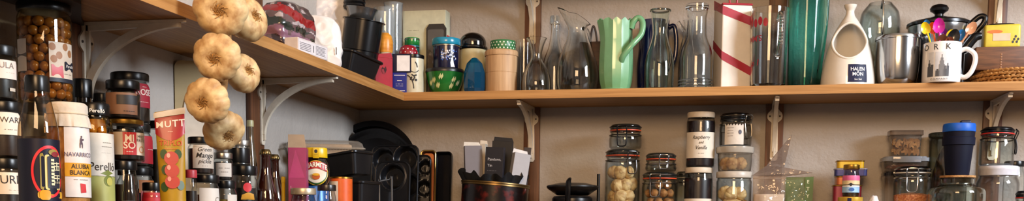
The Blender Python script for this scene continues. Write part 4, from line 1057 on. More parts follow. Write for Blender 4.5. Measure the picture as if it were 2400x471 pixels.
q.use(mat('#c1272d', .5)); q.rshape([(-.004, -.007), (.005, -.006), (.004, .006), (-.005, .007)], rf, h*.475, 38, .0014)
q.use(mat('#4a3040', .5))
for u, v, a1, b1 in ((0, 0, .0018, .005), (.0008, .0062, .0012, .0015), (-.0016, -.006, .0008, .0045), (.002, -.006, .0008, .0045), (.003, .002, .0016, .0014)): q.rshape([(u+a, v+c) for a, c in ellipse(a1, b1, 12)], rf, h*.762, 34, .0015)
q.build('label', t)

# olive jar with black lid and its lettering
x, y, r, h = spot(222, 84, 243, L0, 460, X=.105)
t = thing('olive_jar', 'tall jar of green olives with pale label and black lettered lid', 'jar', (x, y, L0), face(x, y))
pf = curve([(r*.92, 0), (r, .004), (r, h*.82), (r*.94, h*.87), (r*.80, h*.91), (r*.78, h*.925)], 3); rf = prof_r(pf)
mk(clear('#f0dfb0', 1.5)).lathe([(0, 0)]+pf, 44).build('glass_body', t)
mk(mat('#8d5a14', .4)).lathe([(0, .002), (r*.66, .002), (r*.66, h*.84), (r*.55, h*.90), (0, h*.90)], 32).build('brine', t)
b = mk(BLID); b.lathe([(0, h*.922), (r*.86, h*.922), (r*.87, h*.928), (r*.86, h*.985), (r*.8, h), (0, h)], 44)
b.use(PAPER); b.rtext('Perelló', .0085, r*.87, h*.947, 12, bold=.01); b.build('lid', t)
q = mk(mat('#d9d6cc', .5)); q.patch(rf, h*.54, h*.81, -16, 88, .0006, 24); q.use(mat('#a7ab62', .5)); q.patch(rf, h*.2, h*.545, -16, 88, .0006, 24)
q.use(mat('#2c2622', .5)); q.rtext('Perelló', .0185, rf, h*.60, 26, .0012, sx=.85)
q.use(mat('#8c8a80', .5)); q.rtext('-----', .010, rf, h*.755, 40, .0012); q.rtext('------', .010, rf, h*.73, 40, .0012); q.rtext('- - - - - -', .005, rf, h*.69, 36, .0012)
q.use(mat('#6e7a2c', .4)); q.rshape(ellipse(.0085, .0085), rf, h*.515, 42, .0012); q.rshape([(-.012, .002), (.0, .008), (.012, .003), (0, -.001)], rf, h*.55, 38, .0014)
q.use(mat('#b8b45c', .3)); q.rshape(ellipse(.006, .0065), rf, h*.51, 45, .0016)
q.build('label', t)
fill_jar(.0072, (x, y, L0), t.rotation_euler.z, r-.0008, .05, h*.83, 'green gold olive in the jar with the pale label and lettered lid', 'olives in the lettered lid jar', mat('#b07a1e', .28, var=.2, scale=70), 60, ang=(-80, -8))
fill_jar(.0072, (x, y, L0), t.rotation_euler.z, r*.93, h*.80, h*.88, 'green gold olive in the jar with the pale label and lettered lid', 'olives in the lettered lid jar', mat('#b07a1e', .28, var=.2, scale=70), 12, ang=(-8, 60))

# plain black capped bottle behind
def bottle(label, px, capw, bodyw, top, X, capcol=BLID, glassm=None, body='#120d0a', bot=471, base=None, sh=.55, papers=(), name='bottle', caph=.03, cat='bottle'):
    base = L0 if base is None else base
    x, y, r, h = spot(px, bodyw, top, base, bot, X=X); s = bodyw/2/r; cr = capw/2/s
    t = thing(name, label, cat, (x, y, base), face(x, y))
    pf = curve([(r*.94, 0), (r, .004), (r, h*sh), (r*.92, h*(sh+.06)), (cr*1.15, h*(sh+.19)), (cr*.9, h*(sh+.26)), (cr*.88, h-caph)], 4)
    mk(glassm or mat(body, .12, coat=.5)).lathe([(0, 0)]+pf+[(0, h-caph)], 40).build('glass_body', t)
    mk(capcol).lathe([(0, h-caph), (cr, h-caph), (cr*1.02, h-caph+.001), (cr*1.0, h-.002), (cr*.93, h), (0, h)], 36, mod=lambda a, z: 1+.015*math.cos(30*a)).build('cap', t)
    rf = prof_r(pf)
    for z0, z1, a0, a1, col, txt in papers:
        q = mk(mat(col, .55, var=.03)); q.patch(rf, h*z0, h*z1, a0, a1, .0006)
        for s_, size, z, d, c in txt: q.use(mat(c, .5)); q.rtext(s_, size, rf, h*z, d, .0011)
        q.build('label', t)
    return t, r, h
bottle('dark bottle with ribbed black cap standing behind the paper covered bean jar', 194, 44, 70, 186, .055, sh=.5, bot=300)

# two stacks of condiment jars behind the olive jar
s1, r, h, _ = jar('dark jar with orange and wine red M label at the bottom of the back stack', 318, 84, 393, L0, .062, 471, '#170d0a', prof=JHI, papers=[(.4, .74, 15, 80, '#8f2a30', [('M', .018, .66, 34, '#e6ded6')]), (.72, .86, 10, 80, '#a8642a', [])], lidw=.94)
s2, r, h2, _ = jar('dark jar with plain red side label in the middle of the back stack', 314, 82, 291, top_of(s1, h), .062, 390, '#120c0b', papers=[(.08, .72, 20, 88, '#a81a2a', [('-----', .012, .42, 62, '#d9b8b0')])], lidw=.92)
jar('jar with flat black lid and red ROSE label topping the back stack', 305, 88, 172, top_of(s2, h2), .062, 285, '#1d1210', papers=[(.30, .78, 14, 80, '#9c1c34', [('ROSE', .0145, .60, 44, '#e6d8d4', dict(bold=.015)), ('------', .012, .42, 42, '#d9b0b0'), ('---', .010, .72, 46, '#e6d8d4')])])
f1, r, h, _ = jar('dark unlabelled jar at the bottom of the front stack, beside the small spice bottle', 292, 60, 378, L0, .125, 471, '#1a0f0c', lidw=.95)
f2, r, h2, _ = jar('jar with gold lid and red and white MISO PASTE label', 294, 84, 281, top_of(f1, h), .118, 375, '#160e0c', lid=GOLD, lidh=.008, papers=[(.14, .68, -62, 70, '#b7aa9c', []), (.14, .68, -8, 34, '#b8202a', [('MI', .0155, .53, 12, '#e9e2da', dict(bold=.02)), ('SO', .0155, .36, 12, '#e9e2da', dict(bold=.02)), ('---', .012, .23, 12, '#e9e2da')]), (.14, .68, 35, 78, '#ddd5cc', [('MISO', .0068, .58, 52, BK), ('PASTE', .0068, .49, 52, BK), ('O', .016, .27, 54, '#c98a5a')])], turn=0)
jar('squat jar with black lid and tan label with a black bar on the miso jar', 288, 78, 190, top_of(f2, h2), .115, 278, '#1b1210', papers=[(.10, .66, -70, 52, '#7a553c', [(lambda q, rf, h: q.patch(rf, h*.36, h*.60, -20, 50, .0013), 0, 0, 0, '#171214'), ('-----', .012, .2, 20, '#2c1c14')])])
jar('small dark jar with black lid behind the lettered olive jar lid', 240, 42, 220, L0, .022, 300, '#100c0b')
# small spice bottle and red labelled jar in front
bottle('little spice bottle with yellow label and dark ribbed cap before the stacks', 303, 20, 30, 408, .185, sh=.74, caph=.016, body='#1a1512', papers=[(.3, .58, -70, 70, '#b98a28', []), (.60, .64, -80, 80, '#8d98a8', []), (.66, .70, -80, 80, '#8d98a8', [])])
jar('dark jar with bright red label beside the paste tube', 357, 48, 428, L0, .125, 471, '#1a0d0c', prof=JHI, papers=[(.3, .87, -70, 70, '#ab1626', [])], lidw=.93)
jar('tall dark jar with black lid between the jar stacks and the paste tube', 371, 46, 284, L0, .07, 460, '#14110f', papers=[(.30, .52, -60, 60, '#2c2a2a', [])])

# cream plastic flask against the wall
x, y, r, h = spot(448, 76, 143, L0, 270, X=.021)
t = thing('plastic_flask', 'tall cream plastic flask with rounded shoulder and blue square sticker behind the garlic', 'flask', (x, y, L0), face(x, y)+R(4))
b = mk(mat('#b39f78', .4, var=.03)); b.prism([(-r, 0), (r, 0), (r, h*.86)]+[(r-.014+.014*math.cos(R(a_)), h-.016+.014*math.sin(R(a_))) for a_ in range(0, 91, 15)]+[(-r+.014-.014*math.sin(R(a_)), h-.016+.014*math.cos(R(a_))) for a_ in range(0, 91, 15)], .034, lambda u, v, d: (u, -.017+d, v)); b.build('flask_body', t)
b = mk(mat('#cfc8bc', .35)); b.prism([(-r*.5, .01), (r*.98, .01), (r*.98, h*.9)]+[(r*.98-(r*1.48)*math.sin(R(a_)), h*.74+h*.16*math.cos(R(a_))) for a_ in range(10, 91, 10)], .003, lambda u, v, d: (u, -.0198+d, v)); b.build('front_panel', t)
q = mk(NAVY); q.prism(rrect(.016, .018, .001), .0005, lambda u, v, d: (u+.004, -.0205+d, v+h*.80)); q.use(WHITE); q.text('--', .010, lambda u, v: (u+.004, -.0212, v+h*.80)); q.build('sticker', t)

# tomato paste tube
p, s = P(409, 400, X=.20); zt = P(409, 258, Y=p.y)[0].z; H = zt-L0; W = 66/s
t = thing('paste_tube', 'red and yellow tomato paste tube standing on its cap among the jars', 'tube', (p.x, p.y, L0), face(p.x, p.y), None, (0, R(-1.5)))
b = mk(mat('#a07c0e', .42, coat=.05, var=.05, spec=.3)); n = 36; vs = []; fs = []; lv = [0, .06, .2, .4, .6, .8, .93, .955, 1.0]
def tube_r(v): return W/2*(.80+.20*v), max(.0016, W/2*.74*(1-v**1.6))
zz = lambda v: .016+(H-.016)*v
for v in lv:
    ax_, ay_ = tube_r(min(v, .97))
    if v >= .955: ay_ = .0016
    for i in range(n): a = 2*PI*i/n; vs.append((ax_*math.sin(a), -ay_*math.cos(a), zz(v)+(.004*math.sin(a) if v > .9 else 0)))
for j in range(len(lv)-1):
    for i in range(n): k = j*n+i; k2 = j*n+(i+1) % n; fs.append((k, k2, k2+n, k+n))
fs += [tuple(range(n-1, -1, -1)), tuple(range((len(lv)-1)*n, len(lv)*n))]
fcol = []
b.add(vs, fs); 
redm = mat('#980c14', .4, coat=.1); whm = mat('#d8cfc4', .4)
b.mats += [redm, whm]
def tubeat(u, v, e=.0007):
    ax_, ay_ = tube_r(v); a = math.asin(max(-1, min(1, u/ax_))); return ((ax_+e)*math.sin(a), -(ay_+e)*math.cos(a)-.0002, zz(v)+(.004*math.sin(a)*max(0, (v-.8)/.15) if v > .8 else 0))
def tpatch(v0, v1, f0, f1, m, e=.0007, bow=0):
    b.use(m); vs = []; fs = []
    for i in range(9):
        for j in range(21):
            u = f0+(f1-f0)*j/20; v = v0+(v1-v0)*i/8-(bow*(1-(2*(j/20)-1)**2)*(1-i/8)); ax_ = tube_r(v)[0]; vs.append(tubeat(u*ax_, v, e))
    for i in range(8):
        for j in range(20): k = i*21+j; fs.append((k, k+1, k+22, k+21))
    b.add(vs, fs)
tpatch(.835, .955, -.995, .995, redm, bow=.05); tpatch(.958, .998, -.99, .99, whm, .002)
def ttext(s_, size, v, col, e=.0013, off=0, **k): b.use(mat(col, .4)); b.text(s_, size, lambda u, w: tubeat(u+off, v+w/(H-.016), e), **k)
ttext('MUTTI', .0150, .90, '#ece4dc', bold=.012, off=.003, spacing=1.12); ttext('TRIPLO', .0115, .765, '#c2401a', sx=.9, bold=.01); ttext('------', .010, .73, '#c9571a'); ttext('---', .008, .85, '#e0b0a0')
b.use(mat('#2f4a1c', .4))
for u, v in ((-.011, .69), (.010, .69), (-.012, .46), (.012, .47), (-.010, .58)):
    b.add([tubeat(u+q[0], v+q[1]/(H-.016), .0012) for q in ellipse(.0055, .008, 10)], [tuple(range(10))])
for k, v in enumerate((.66, .575, .495)):
    b.use(mat('#a81018', .4)); b.add([tubeat(q[0], v+q[1]/(H-.016), .0017+.0002*k) for q in ellipse(.0105, .011, 20)], [tuple(range(20))])
    b.use(mat('#e08078', .3)); b.add([tubeat(q[0]-.004, v+.02+q[1]/(H-.016), .0024+.0002*k) for q in ellipse(.0026, .004, 10)], [tuple(range(10))])
b.build('tube_body', t)
mk(mat('#d8d2c8', .4)).lathe([(0, 0), (W*.36, 0), (W*.37, .002), (W*.35, .0165), (0, .0165)], 36, mod=lambda a, z: 1+.02*math.cos(28*a)).build('cap', t)

# jars between tube and beer bottles
jar('dark jar with red capped white label just right of the paste tube', 447, 30, 398, L0, .165, 471, '#1a0f0c', lid=mat('#b3323c', .4), papers=[(.06, .60, -70, 70, '#d2ccc4', [])], turn=0)
a, r, h, _ = jar('brown chutney jar with torn white label under the handwritten mango pickle jar', 482, 64, 410, L0, .16, 471, '#5a3418', prof=JHI, papers=[(.4, .84, -26, 66, '#d6d2cc', [('C', .014, .70, 50, '#8a8078')])])
jar('dark jar with handwritten Green Mango pickle label', 470, 58, 322, top_of(a, h), .15, 408, '#1f100c', papers=[(.16, .78, -36, 82, '#c9bfb2', [('Green', .0105, .66, 20, BK, dict(shear=.3)), ('Mango', .0125, .50, 20, BK, dict(shear=.3, bold=.01)), ('pickle', .0105, .34, 20, BK, dict(shear=.3)), ('- - -', .007, .23, 20, '#6a605a')])], lidh=.012)
a, r, h, _ = jar('jar of green mustard with white label beside the chutney jar', 527, 56, 424, L0, .16, 471, '#6d5a1c', prof=JHI, papers=[(.4, .82, 12, 70, '#d5d0c8', [('~', .012, .72, 40, '#4a443c')])], lidw=.9)
jar('dark jar with silver lid and small white label above the green mustard jar', 522, 46, 358, top_of(a, h), .15, 422, '#140f0d', lid=SILVER, lidh=.011, papers=[(.14, .62, -40, 56, '#d2cbc2', [('-- ---', .011, .46, 10, '#5a5048'), ('----', .011, .32, 10, '#5a5048')])])
a, r, h, _ = jar('black jar with round red sticker and yellow picture under the black capped jar', 572, 62, 389, L0, .15, 471, '#0e0c0d', lidh=.018, prof=JHI, papers=[(.4, .6, -30, 40, '#15120f', [(lambda q, rf, h: q.rshape(ellipse(.0085, .009), rf, h*.76, 14, .0016), 0, 0, 0, '#cc2a34'), (lambda q, rf, h: q.rshape([(-.014, -.006), (.014, -.006), (.012, .005), (0, .008), (-.012, .003)], rf, h*.66, 16, .0016), 0, 0, 0, '#c9932a'), ('--', .009, .76, 14, '#e8c8c0')])])
jar('jar capped black with thin gold band standing on the red stickered jar', 560, 52, 348, top_of(a, h), .145, 386, '#15110f', lid=BLID, lidh=.028, lidw=.98, fill=.8)
jar('tall jar with shiny silver clip lid behind the gold banded black cap', 564, 46, 329, L0, .055, 400, '#3a2c22', lid=SILVER, lidh=.012)
bottle('slim bottle with cream cap and white label behind the silver lidded jars', 587, 16, 32, 282, .04, capcol=mat('#b9b184', .4), body='#5a4a38', bot=400, sh=.62, caph=.014, papers=[(.30, .60, -80, 80, '#c3bbb0', [('~ ~', .008, .5, 0, '#3c3430'), ('---', .010, .4, 0, '#3c3430')])])
# beer bottles
def beer(label, px, w, top, X, lab):
    x, y, r, h = spot(px, w, top, L0, 471, X=X); t = thing('beer_bottle', label, 'bottle', (x, y, L0), face(x, y))
    pf = curve([(r*.95, 0), (r, .004), (r, h*.50), (r*.94, h*.58), (r*.66, h*.70), (r*.46, h*.80), (r*.42, h*.93), (r*.45, h*.94), (r*.44, h*.965)], 4)
    mk(mat('#2a0d07', .06, coat=.8, var=.02)).lathe([(0, 0)]+pf+[(0, h*.965)], 44).build('glass_body', t)
    mk(mat('#6a5a3a', .3, .9)).lathe([(0, h), (r*.36, h), (r*.46, h*.985), (r*.52, h*.955), (r*.50, h*.95)], 63, mod=lambda a, z: 1+(.05*math.cos(21*a) if z < h*.975 else 0)).build('crown_cap', t)
    rf = prof_r(pf); q = mk(mat('#d0c8c0', .5)); q.patch(rf, h*.10, h*.36, -50, 62, .0006); q.use(mat(lab, .5)); q.rtext('----', .022, rf, h*.26, 6, .0012, bold=.03); q.rtext('- - - -', .006, rf, h*.17, 6, .0012); q.build('label', t)
beer('brown beer bottle with crown cap and white label, the nearer of two', 622, 54, 350, .175, '#2a2422')
beer('brown beer bottle just behind the nearer one, next to the magenta box', 643, 50, 362, .10, '#5a2a1c')
# lemon yellow squeezy, magenta box
bottle('small yellow squeeze bottle peeping out left of the magenta box', 664, 10, 26, 414, .185, capcol=mat('#d8b62a', .4), body='#d8b01c', sh=.45, caph=.012)
p, s = P(690, 400, X=.212); zt = P(697, 346, Y=p.y)[0].z; H = zt-L0; W = 42/s
t = thing('magenta_box', 'tall magenta box with raised grey card flap among the jars', 'box', (p.x, p.y+.02, L0), face(p.x, p.y)-R(6))
b = mk(mat('#8e1458', .4)); b.box(W, .044, H, (0, 0, 0), .0006); b.use(mat('#a02468', .4))
b.add([(-W/2+.001, -.0223, H*.72), (-W*.1, -.0223, H*.98), (W*.42, -.0223, H*.72)], [(0, 2, 1)])
b.use(mat('#d8b8cc', .5)); b.text('----', .009, lambda u, v: (-W*.38-v, -.0225, H*.62+u)); b.build('box_body', t, flat=True)
zf = P(690, 315, Y=p.y)[0].z-L0-H
mk(CARD).prism([(-W/2, 0), (W/2, 0), (W*.38, zf), (-W*.5, zf*1.0)], .0009, lambda u, v, d: (u, -.0215+d+v*.12, H+v)).build('flap', t, flat=True)
# yeast extract jar on a blue tin
zb = P(744, 437, X=.19)[0]; 
x, y, r, h = spot(741, 46, 441, L0, 471, X=.19)
t = thing('tin', 'blue tin under the round dark jar with the yellow lid', 'tin', (x, y, L0), face(x, y)); hb = zb.z-L0
mk(mat('#1f5fa8', .3, .2)).lathe([(0, 0), (.027, 0), (.028, .002), (.028, hb-.002), (.027, hb), (0, hb)], 40).build('tin_body', t)
z1 = L0+hb+.0006; x2, y2, r2, h2 = spot(741, 64, 347, z1, 436, X=.19)
t = thing('spread_jar', 'round dark jar with yellow lid and oval red and yellow label', 'jar', (x, y, z1), face(x, y))
pf = curve([(r2*.62, 0), (r2*.78, .002), (r2*.97, h2*.18), (r2, h2*.36), (r2*.93, h2*.55), (r2*.74, h2*.70), (r2*.70, h2*.74)], 5)
DK = mat('#0d0806', .08, coat=.7); b = mk(DK); b.lathe([(0, 0)]+pf+[(0, h2*.74)], 48, sy=.72); b.build('glass_body', t)
YL = mat('#ddb912', .3)
mk(YL).lathe([(0, h2*.742), (r2*.82, h2*.742), (r2*.83, h2*.75), (r2*.82, h2*.97), (r2*.78, h2), (0, h2)], 48, mod=lambda a, z: 1+.008*math.cos(40*a), sy=.8).build('lid', t)
rf = lambda z: prof_r(pf)(z)
def ov(q, m, ra, rb, zc, e):
    q.use(m); vs = [(0, -rf(zc)*.72-e-.0012, zc)]; n = 36
    for i in range(n):
        a = 2*PI*i/n; u, v = ra*math.cos(a), rb*math.sin(a); r_ = rf(min(max(zc+v, 0), h2*.74)); vs.append((u, -math.sqrt(max(1-(u/r_)**2, .02))*r_*.72-e, zc+v))
    q.add(vs, [(0, i+1, (i+1) % n+1) for i in range(n)])
def fl(e): 
    def to(u, v):
        z = h2*.34+v; r_ = rf(min(max(z, 0), h2*.74)); return (u, -math.sqrt(max(1-(u/r_)**2, .02))*r_*.72-e, z)
    return to
q = M(); ov(q, YL, r2*.86, h2*.325, h2*.34, .0006); ov(q, mat('#3c6a2a', .4), r2*.80, h2*.295, h2*.34, .0014); ov(q, mat('#e4dccc', .4), r2*.76, h2*.27, h2*.345, .0022)
q.use(RED); vs = []; fs = []
for i in range(17):
    u = r2*.80*(i/8-1); arc = .0075*(1-(i/8-1)**2)
    for dv in (.003, .0185): vs.append(fl(.0034)(u, dv+arc-.001))
q.add(vs, [(2*i, 2*i+2, 2*i+3, 2*i+1) for i in range(16)])
q.use(mat('#f0ead8', .4)); q.text('MARMITE', .0135, lambda u, v: fl(.0046)(u, v*1.05+.0098+.0075*(1-(u/(r2*.8))**2)), bold=.03, sx=.86)
q.use(mat('#b8541c', .4)); q.add([fl(.0036)(a_, b_-.008) for a_, b_ in ellipse(.0085, .007, 16)], [tuple(range(16))]); q.use(mat('#d9a01c', .4)); q.add([fl(.0044)(a_, b_-.004) for a_, b_ in ellipse(.008, .003, 12)], [tuple(range(12))])
q.build('label', t)
q = mk(mat('#c9a40e', .35)); q.box(.013, .001, h2*.27, (0, -r2*.66-.0012, h2*.72), .0003); q.use(INK); q.add([(a_, -r2*.66-.0022, h2*.9+b_) for a_, b_ in ellipse(.0035, .004, 12)], [tuple(range(12))]); q.text('-----', .005, lambda u, v: (u, -r2*.66-.0022, h2*.82+v)); q.build('seal_strip', t)
# front small jars, orange can
jar('squat jar of yellow mustard with pale gold lid in front of the magenta box', 711, 60, 441, L0, .240, 471, '#8a6a28', lid=mat('#b8ac94', .35, .6), lidh=.013, papers=[(.02, .5, -50, 50, '#b9a060', [])])
jar('small spice jar with dark brown lid in front of the orange can', 766, 44, 433, L0, .246, 471, '#3a2a1c', lid=mat('#1c1512', .3), lidh=.013, papers=[(.05, .52, -60, 60, '#c9c2b8', [])])
x, y, r, h = spot(799, 54, 415, L0, 471, X=.225)
t = thing('food_can', 'orange can with gold rim and pale panel behind the brown lidded spice jar', 'can', (x, y, L0), face(x, y))
b = mk(mat('#d0581a', .4)).lathe([(0, 0), (r, 0), (r, h-.004), (0, h-.004)], 44); b.use(mat('#d9cfc0', .5)); b.patch(r, h*.1, h*.94, -80, -14, .0005); b.build('can_body', t)
mk(GOLD).lathe([(r*.94, h-.005), (r*1.02, h-.004), (r*1.02, h-.0005), (r*.97, h), (r*.93, h-.003), (0, h-.003)], 44).build('rim', t)
# ================================================================ lower shelf, back wall
def lo(px, w, top, Y, base=None, bot=471): return spot(px, w, top, L0 if base is None else base, bot, Y=Y)
# ---- baking tins in the corner
_c = P(836, 420, Y=-.655)[0]; _a = R(-14); _u = Vector((math.cos(_a), math.sin(_a), 0)); _w = Vector((-math.sin(_a), math.cos(_a), 0))
_o = _c-_u*.070+_w*.040
loaf_b = loaf_tin('loaf_tin', 'black loaf tin at the bottom of the corner stack beside the orange can', (_o.x+.008, _o.y, L0), _a, .150, .085, _c.z-L0-.006, None, .9)
zb = _c.z+.0005
loaf_t = loaf_tin('loaf_tin', 'black loaf tin on top of the other one under the clear bread tray', (_o.x, _o.y, zb+.006), _a, .138, .080, P(836, 356, Y=-.655)[0].z-zb-.012, (0, R(-7)), .9)
_t = P(762, 374, X=.095)[0]; zt = _t.z
t = thing('card_box', 'plain dark cardboard box in the corner under the clear tray of ridged sticks', 'box', (_t.x, _t.y, L0), R(22)); mk(mat('#2a211a', .8)).box(.07, .07, zt-L0, (0, 0, 0), .0008).build('box_body', t, flat=True)
zt += .001
# clear tray of pale bread sticks
p0 = P(650, 350, Y=-.42)[0]; p1 = P(868, 350, Y=-.30)[0]
t = thing('plastic_tray', 'clear plastic tray of pale ridged sticks lying on the black loaf tins', 'tray', (_t.x, _t.y, zt), R(22))
FILM = clear('#eceae6', 1.5, .14, '#d8d0c6', .04, .5, 40); Lt, Wt, Ht = .190, .09, .044
b = mk(FILM); n = 40
def sec(l, w_, r_): return rrect(l, w_, r_, 6)
rings = [(Lt*.90, Wt*.86, 0), (Lt*.98, Wt*.96, Ht*.55), (Lt*1.0, Wt*1.0, Ht*.58), (Lt*.96, Wt*.92, Ht*.85), (Lt*.86, Wt*.78, Ht)]
vs = []; fs = []
for l, w_, z in rings: vs += [(u, v, z) for u, v in sec(l, w_, .014)]
m_ = len(sec(1, 1, .1))
for k in range(len(rings)-1): fs += [(k*m_+i, k*m_+(i+1) % m_, (k+1)*m_+(i+1) % m_, (k+1)*m_+i) for i in range(m_)]
fs += [tuple(range(m_-1, -1, -1)), tuple(range((len(rings)-1)*m_, len(rings)*m_))]
b.add(vs, fs); b.build('clear_box', t)
mk(clear('#f0eee8', 1.5, .25, '#e0d8cc')).tube([(u, v, Ht*.565) for u, v in rrect(Lt*1.02, Wt*1.02, .016, 6)], .0022, 6, 1, True).build('flange', t)
STK = mat('#c4ab90', .7)
rz = Matrix.Rotation(R(22), 4, 'Z'); first = None
for j in range(3):
    for k in range(2 if j < 2 else 1):
        if first is None:
            b = mk(STK); pr = []
            for i in range(41): z = -.075+.15*i/40; pr.append(((.0105+.0016*math.sin(i*PI/1.0+.5*PI*(i % 2)))*(.75 if i in (0, 40) else 1), z))
            b.lathe([(0, -.076)]+pr+[(0, .076)], 20); first = b.build('bread_stick', None, sharp=0); o = first
        else: o = first.copy(); COL.objects.link(o)
        tag(o, 'pale ridged stick inside the clear plastic tray on the loaf tins', 'bread stick', 'sticks in the clear tray')
        q = rz @ Vector((.0, -.024+.024*j, .0125+.0195*k if k == 0 else .026)); o.location = Vector((_t.x, _t.y, zt))+q+Vector((0, 0, 0)); o.rotation_euler = (0, R(90), R(22)+.02*j)
        o.scale = (1, 1, .93)
        if k == 1: o.scale = (.62, .62, .86); o.location = Vector((_t.x, _t.y, zt))+rz @ Vector((0, -.012+.024*j, .0305))
# wire handle
t = thing('cooling_rack', 'bent chrome wire handle of a rack standing beside the black loaf tins', 'rack', (P(905, 440, Y=-.245)[0].x, -.255, L0), 0)
a0 = P(884, 425, Y=-.245)[0]; a1 = P(921, 421, Y=-.245)[0]; ox = t.location.x
mk(WIRE).tube([(a0.x-ox, .03, .003), (a0.x-ox, .03, a0.z-L0-.008), (a0.x-ox+.004, .02, a0.z-L0), (a1.x-ox-.006, 0, a1.z-L0), (a1.x-ox, 0, a1.z-L0-.006), (a1.x-ox, 0, .003)], .0022, 8, 4).build('wire_handle', t)
mk(WIRE).tube([(a0.x-ox, .03, .003), (a0.x-ox, .05, .003), (a1.x-ox, .04, .003), (a1.x-ox, 0, .003)], .0022, 8, 1).build('wire_base', t)

def leaning(name, label, px, py, Y, tilt, H2, cat='baking tin', rz=0, base=None):
    """empty whose local x-z plane is the face of a tin stood on edge; origin at its centre"""
    p, s = P(px, py, Y=Y); t = thing(name, label, cat, p, rz, None, (R(tilt), 0)); return t, s
# round flan tin against the wall
t, s = leaning('flan_tin', 'large round black fluted flan tin standing against the wall', 876, 400, -.045, -8, 0)
rr = 114/s
b = mk(TIN); b.T = Matrix.Rotation(R(90), 4, 'X')
b.lathe([(0, 0), (rr*.86, 0), (rr*.90, .022), (rr*1.0, .024), (rr*1.0, .026), (rr*.885, .0245), (rr*.845, .002), (0, .002)], 120, mod=lambda a, z: 1+(.012*math.cos(60*a) if .001 < z < .0235 else 0)); b.build('tin_body', t)
x_, z_ = t.location.x, t.location.z
t, s = leaning('flan_tin', 'smaller black fluted tin nested against the large round flan tin', 880, 404, -.088, -8, 0)
rr = 103/s; b = mk(mat('#15161a', .3, .5)); b.T = Matrix.Rotation(R(90), 4, 'X')
b.lathe([(0, .0), (rr*.76, 0), (rr*.94, .014), (rr*1.0, .015), (rr*.98, .017), (rr*.93, .0155), (rr*.82, .002), (0, .002)], 120, mod=lambda a, z: 1+(.022*math.cos(56*a) if .001 < z < .0145 else 0)); b.build('tin_body', t)
# muffin tins: rounded sheet with cups
def muffin(label, px0, px1, top, Y, tilt, cups, rz=0, cw=28, rc=.02, zbot=None):
    xc = (px0+px1)/2; p, s = P(xc, 430, Y=Y); zt_ = P(xc, top, Y=Y)[0].z; W = (px1-px0)/s; H = zt_-L0-.003
    t = thing('muffin_tin', label, 'baking tin', (p.x, p.y, L0+.003), rz, None, (R(tilt), 0)); b = mk(TIN)
    out = [(u, v+H/2) for u, v in rrect(W, H, rc, 6)]
    # sheet built from a grid so that the cups can sink in
    nu, nv = 56, 64; vs = []; fs = []; cc = [((px-xc)/s, P(px, py, Y=Y)[0].z-L0-.003, w/2/s) for px, py, w in cups]
    def inside(u, v):
        du, dv = max(abs(u)-(W/2-rc), 0), max(abs(v-H/2)-(H/2-rc), 0); return du*du+dv*dv <= rc*rc+1e-9
    def dep(u, v):
        d = 0
        for a, c, r_ in cc:
            q = math.hypot(u-a, v-c)/r_
            if q < 1: d = max(d, .024*min(1, (1-q)*5)*(1 if q > .2 else .97))
            elif q < 1.16: d = min(d, -.0022*math.sin(PI*(q-1)/.16))
        return d
    for j in range(nv+1):
        for i in range(nu+1):
            u, v = W*(i/nu-.5), H*j/nv
            du, dv = max(abs(u)-(W/2-rc), 0), max(abs(v-H/2)-(H/2-rc), 0); q = math.hypot(du, dv)
            if q > rc: u -= math.copysign(du*(1-rc/q), u); v -= math.copysign(dv*(1-rc/q), v-H/2)
            vs.append((u, dep(u, v), v))
    for j in range(nv):
        for i in range(nu): k = j*(nu+1)+i; fs.append((k, k+1, k+nu+2, k+nu+1))
    b.add(vs, fs); b.build('tin_sheet', t, sharp=0)
    mk(TIN).tube([(u, 0, v) for u, v in out], .0028, 8, 1, True).build('rolled_rim', t)
    return t
muffin('black muffin tin with round cups standing in front of the flan tins', 862, 976, 338, -.155, -6, [(890, 372, 52), (944, 368, 56), (890, 436, 52), (952, 432, 52)])
muffin('small black single cup tin in front of the muffin tin', 872, 957, 376, -.200, -6, [(914, 412, 58)], rc=.024)
muffin('dark muffin tin edge showing right of the flan tins', 962, 1006, 362, -.105, -6, [(992, 390, 30), (990, 440, 34)], R(8), rc=.014)
def sheet(name, label, px0, px1, top, Y, col, rimcol, rz=0, tilt=-6, rc=.01, dep=.012):
    xc = (px0+px1)/2; p, s = P(xc, 430, Y=Y); H = P(xc, top, Y=Y)[0].z-L0-.003; W = (px1-px0)/s
    t = thing(name, label, 'baking tray', (p.x, p.y, L0+.003), rz, None, (R(tilt), 0))
    a = [(u, v+H/2) for u, v in rrect(W, H, rc, 5)]; c = [(u, v+H/2) for u, v in rrect(W-.012, H-.012, rc*.8, 5)]; n = len(a)
    b = mk(col); vs = [(u, 0, v) for u, v in a]+[(u, dep, v) for u, v in c]+[(u, dep+.0015, v) for u, v in c]+[(u, .0015, v) for u, v in a]
    fs = [(i, (i+1) % n, n+(i+1) % n, n+i) for i in range(n)]+[tuple(range(n, 2*n))]+[(2*n+i, 2*n+(i+1) % n, 3*n+(i+1) % n, 3*n+i) for i in range(n)]+[tuple(range(3*n-1, 2*n-1, -1))]+[(3*n+i, 3*n+(i+1) % n, (i+1) % n, i) for i in range(n)]
    b.add(vs, fs); b.build('tray_sheet', t, flat=True); mk(rimcol).tube([(u, 0, v) for u, v in a], .0024, 8, 1, True).build('rim', t)
sheet('baking_tray', 'copper coloured baking tray with gold rim standing beside the dark muffin tin', 984, 1018, 350, -.075, mat('#6b3d1e', .35, .7), mat('#b99a5c', .3, .9), R(10))
sheet('baking_tray', 'black baking tray standing on edge right of the copper coloured tray', 1008, 1052, 354, -.046, mat('#101420', .3, .2), mat('#0c0e14', .3, .2), R(-6), rc=.012)

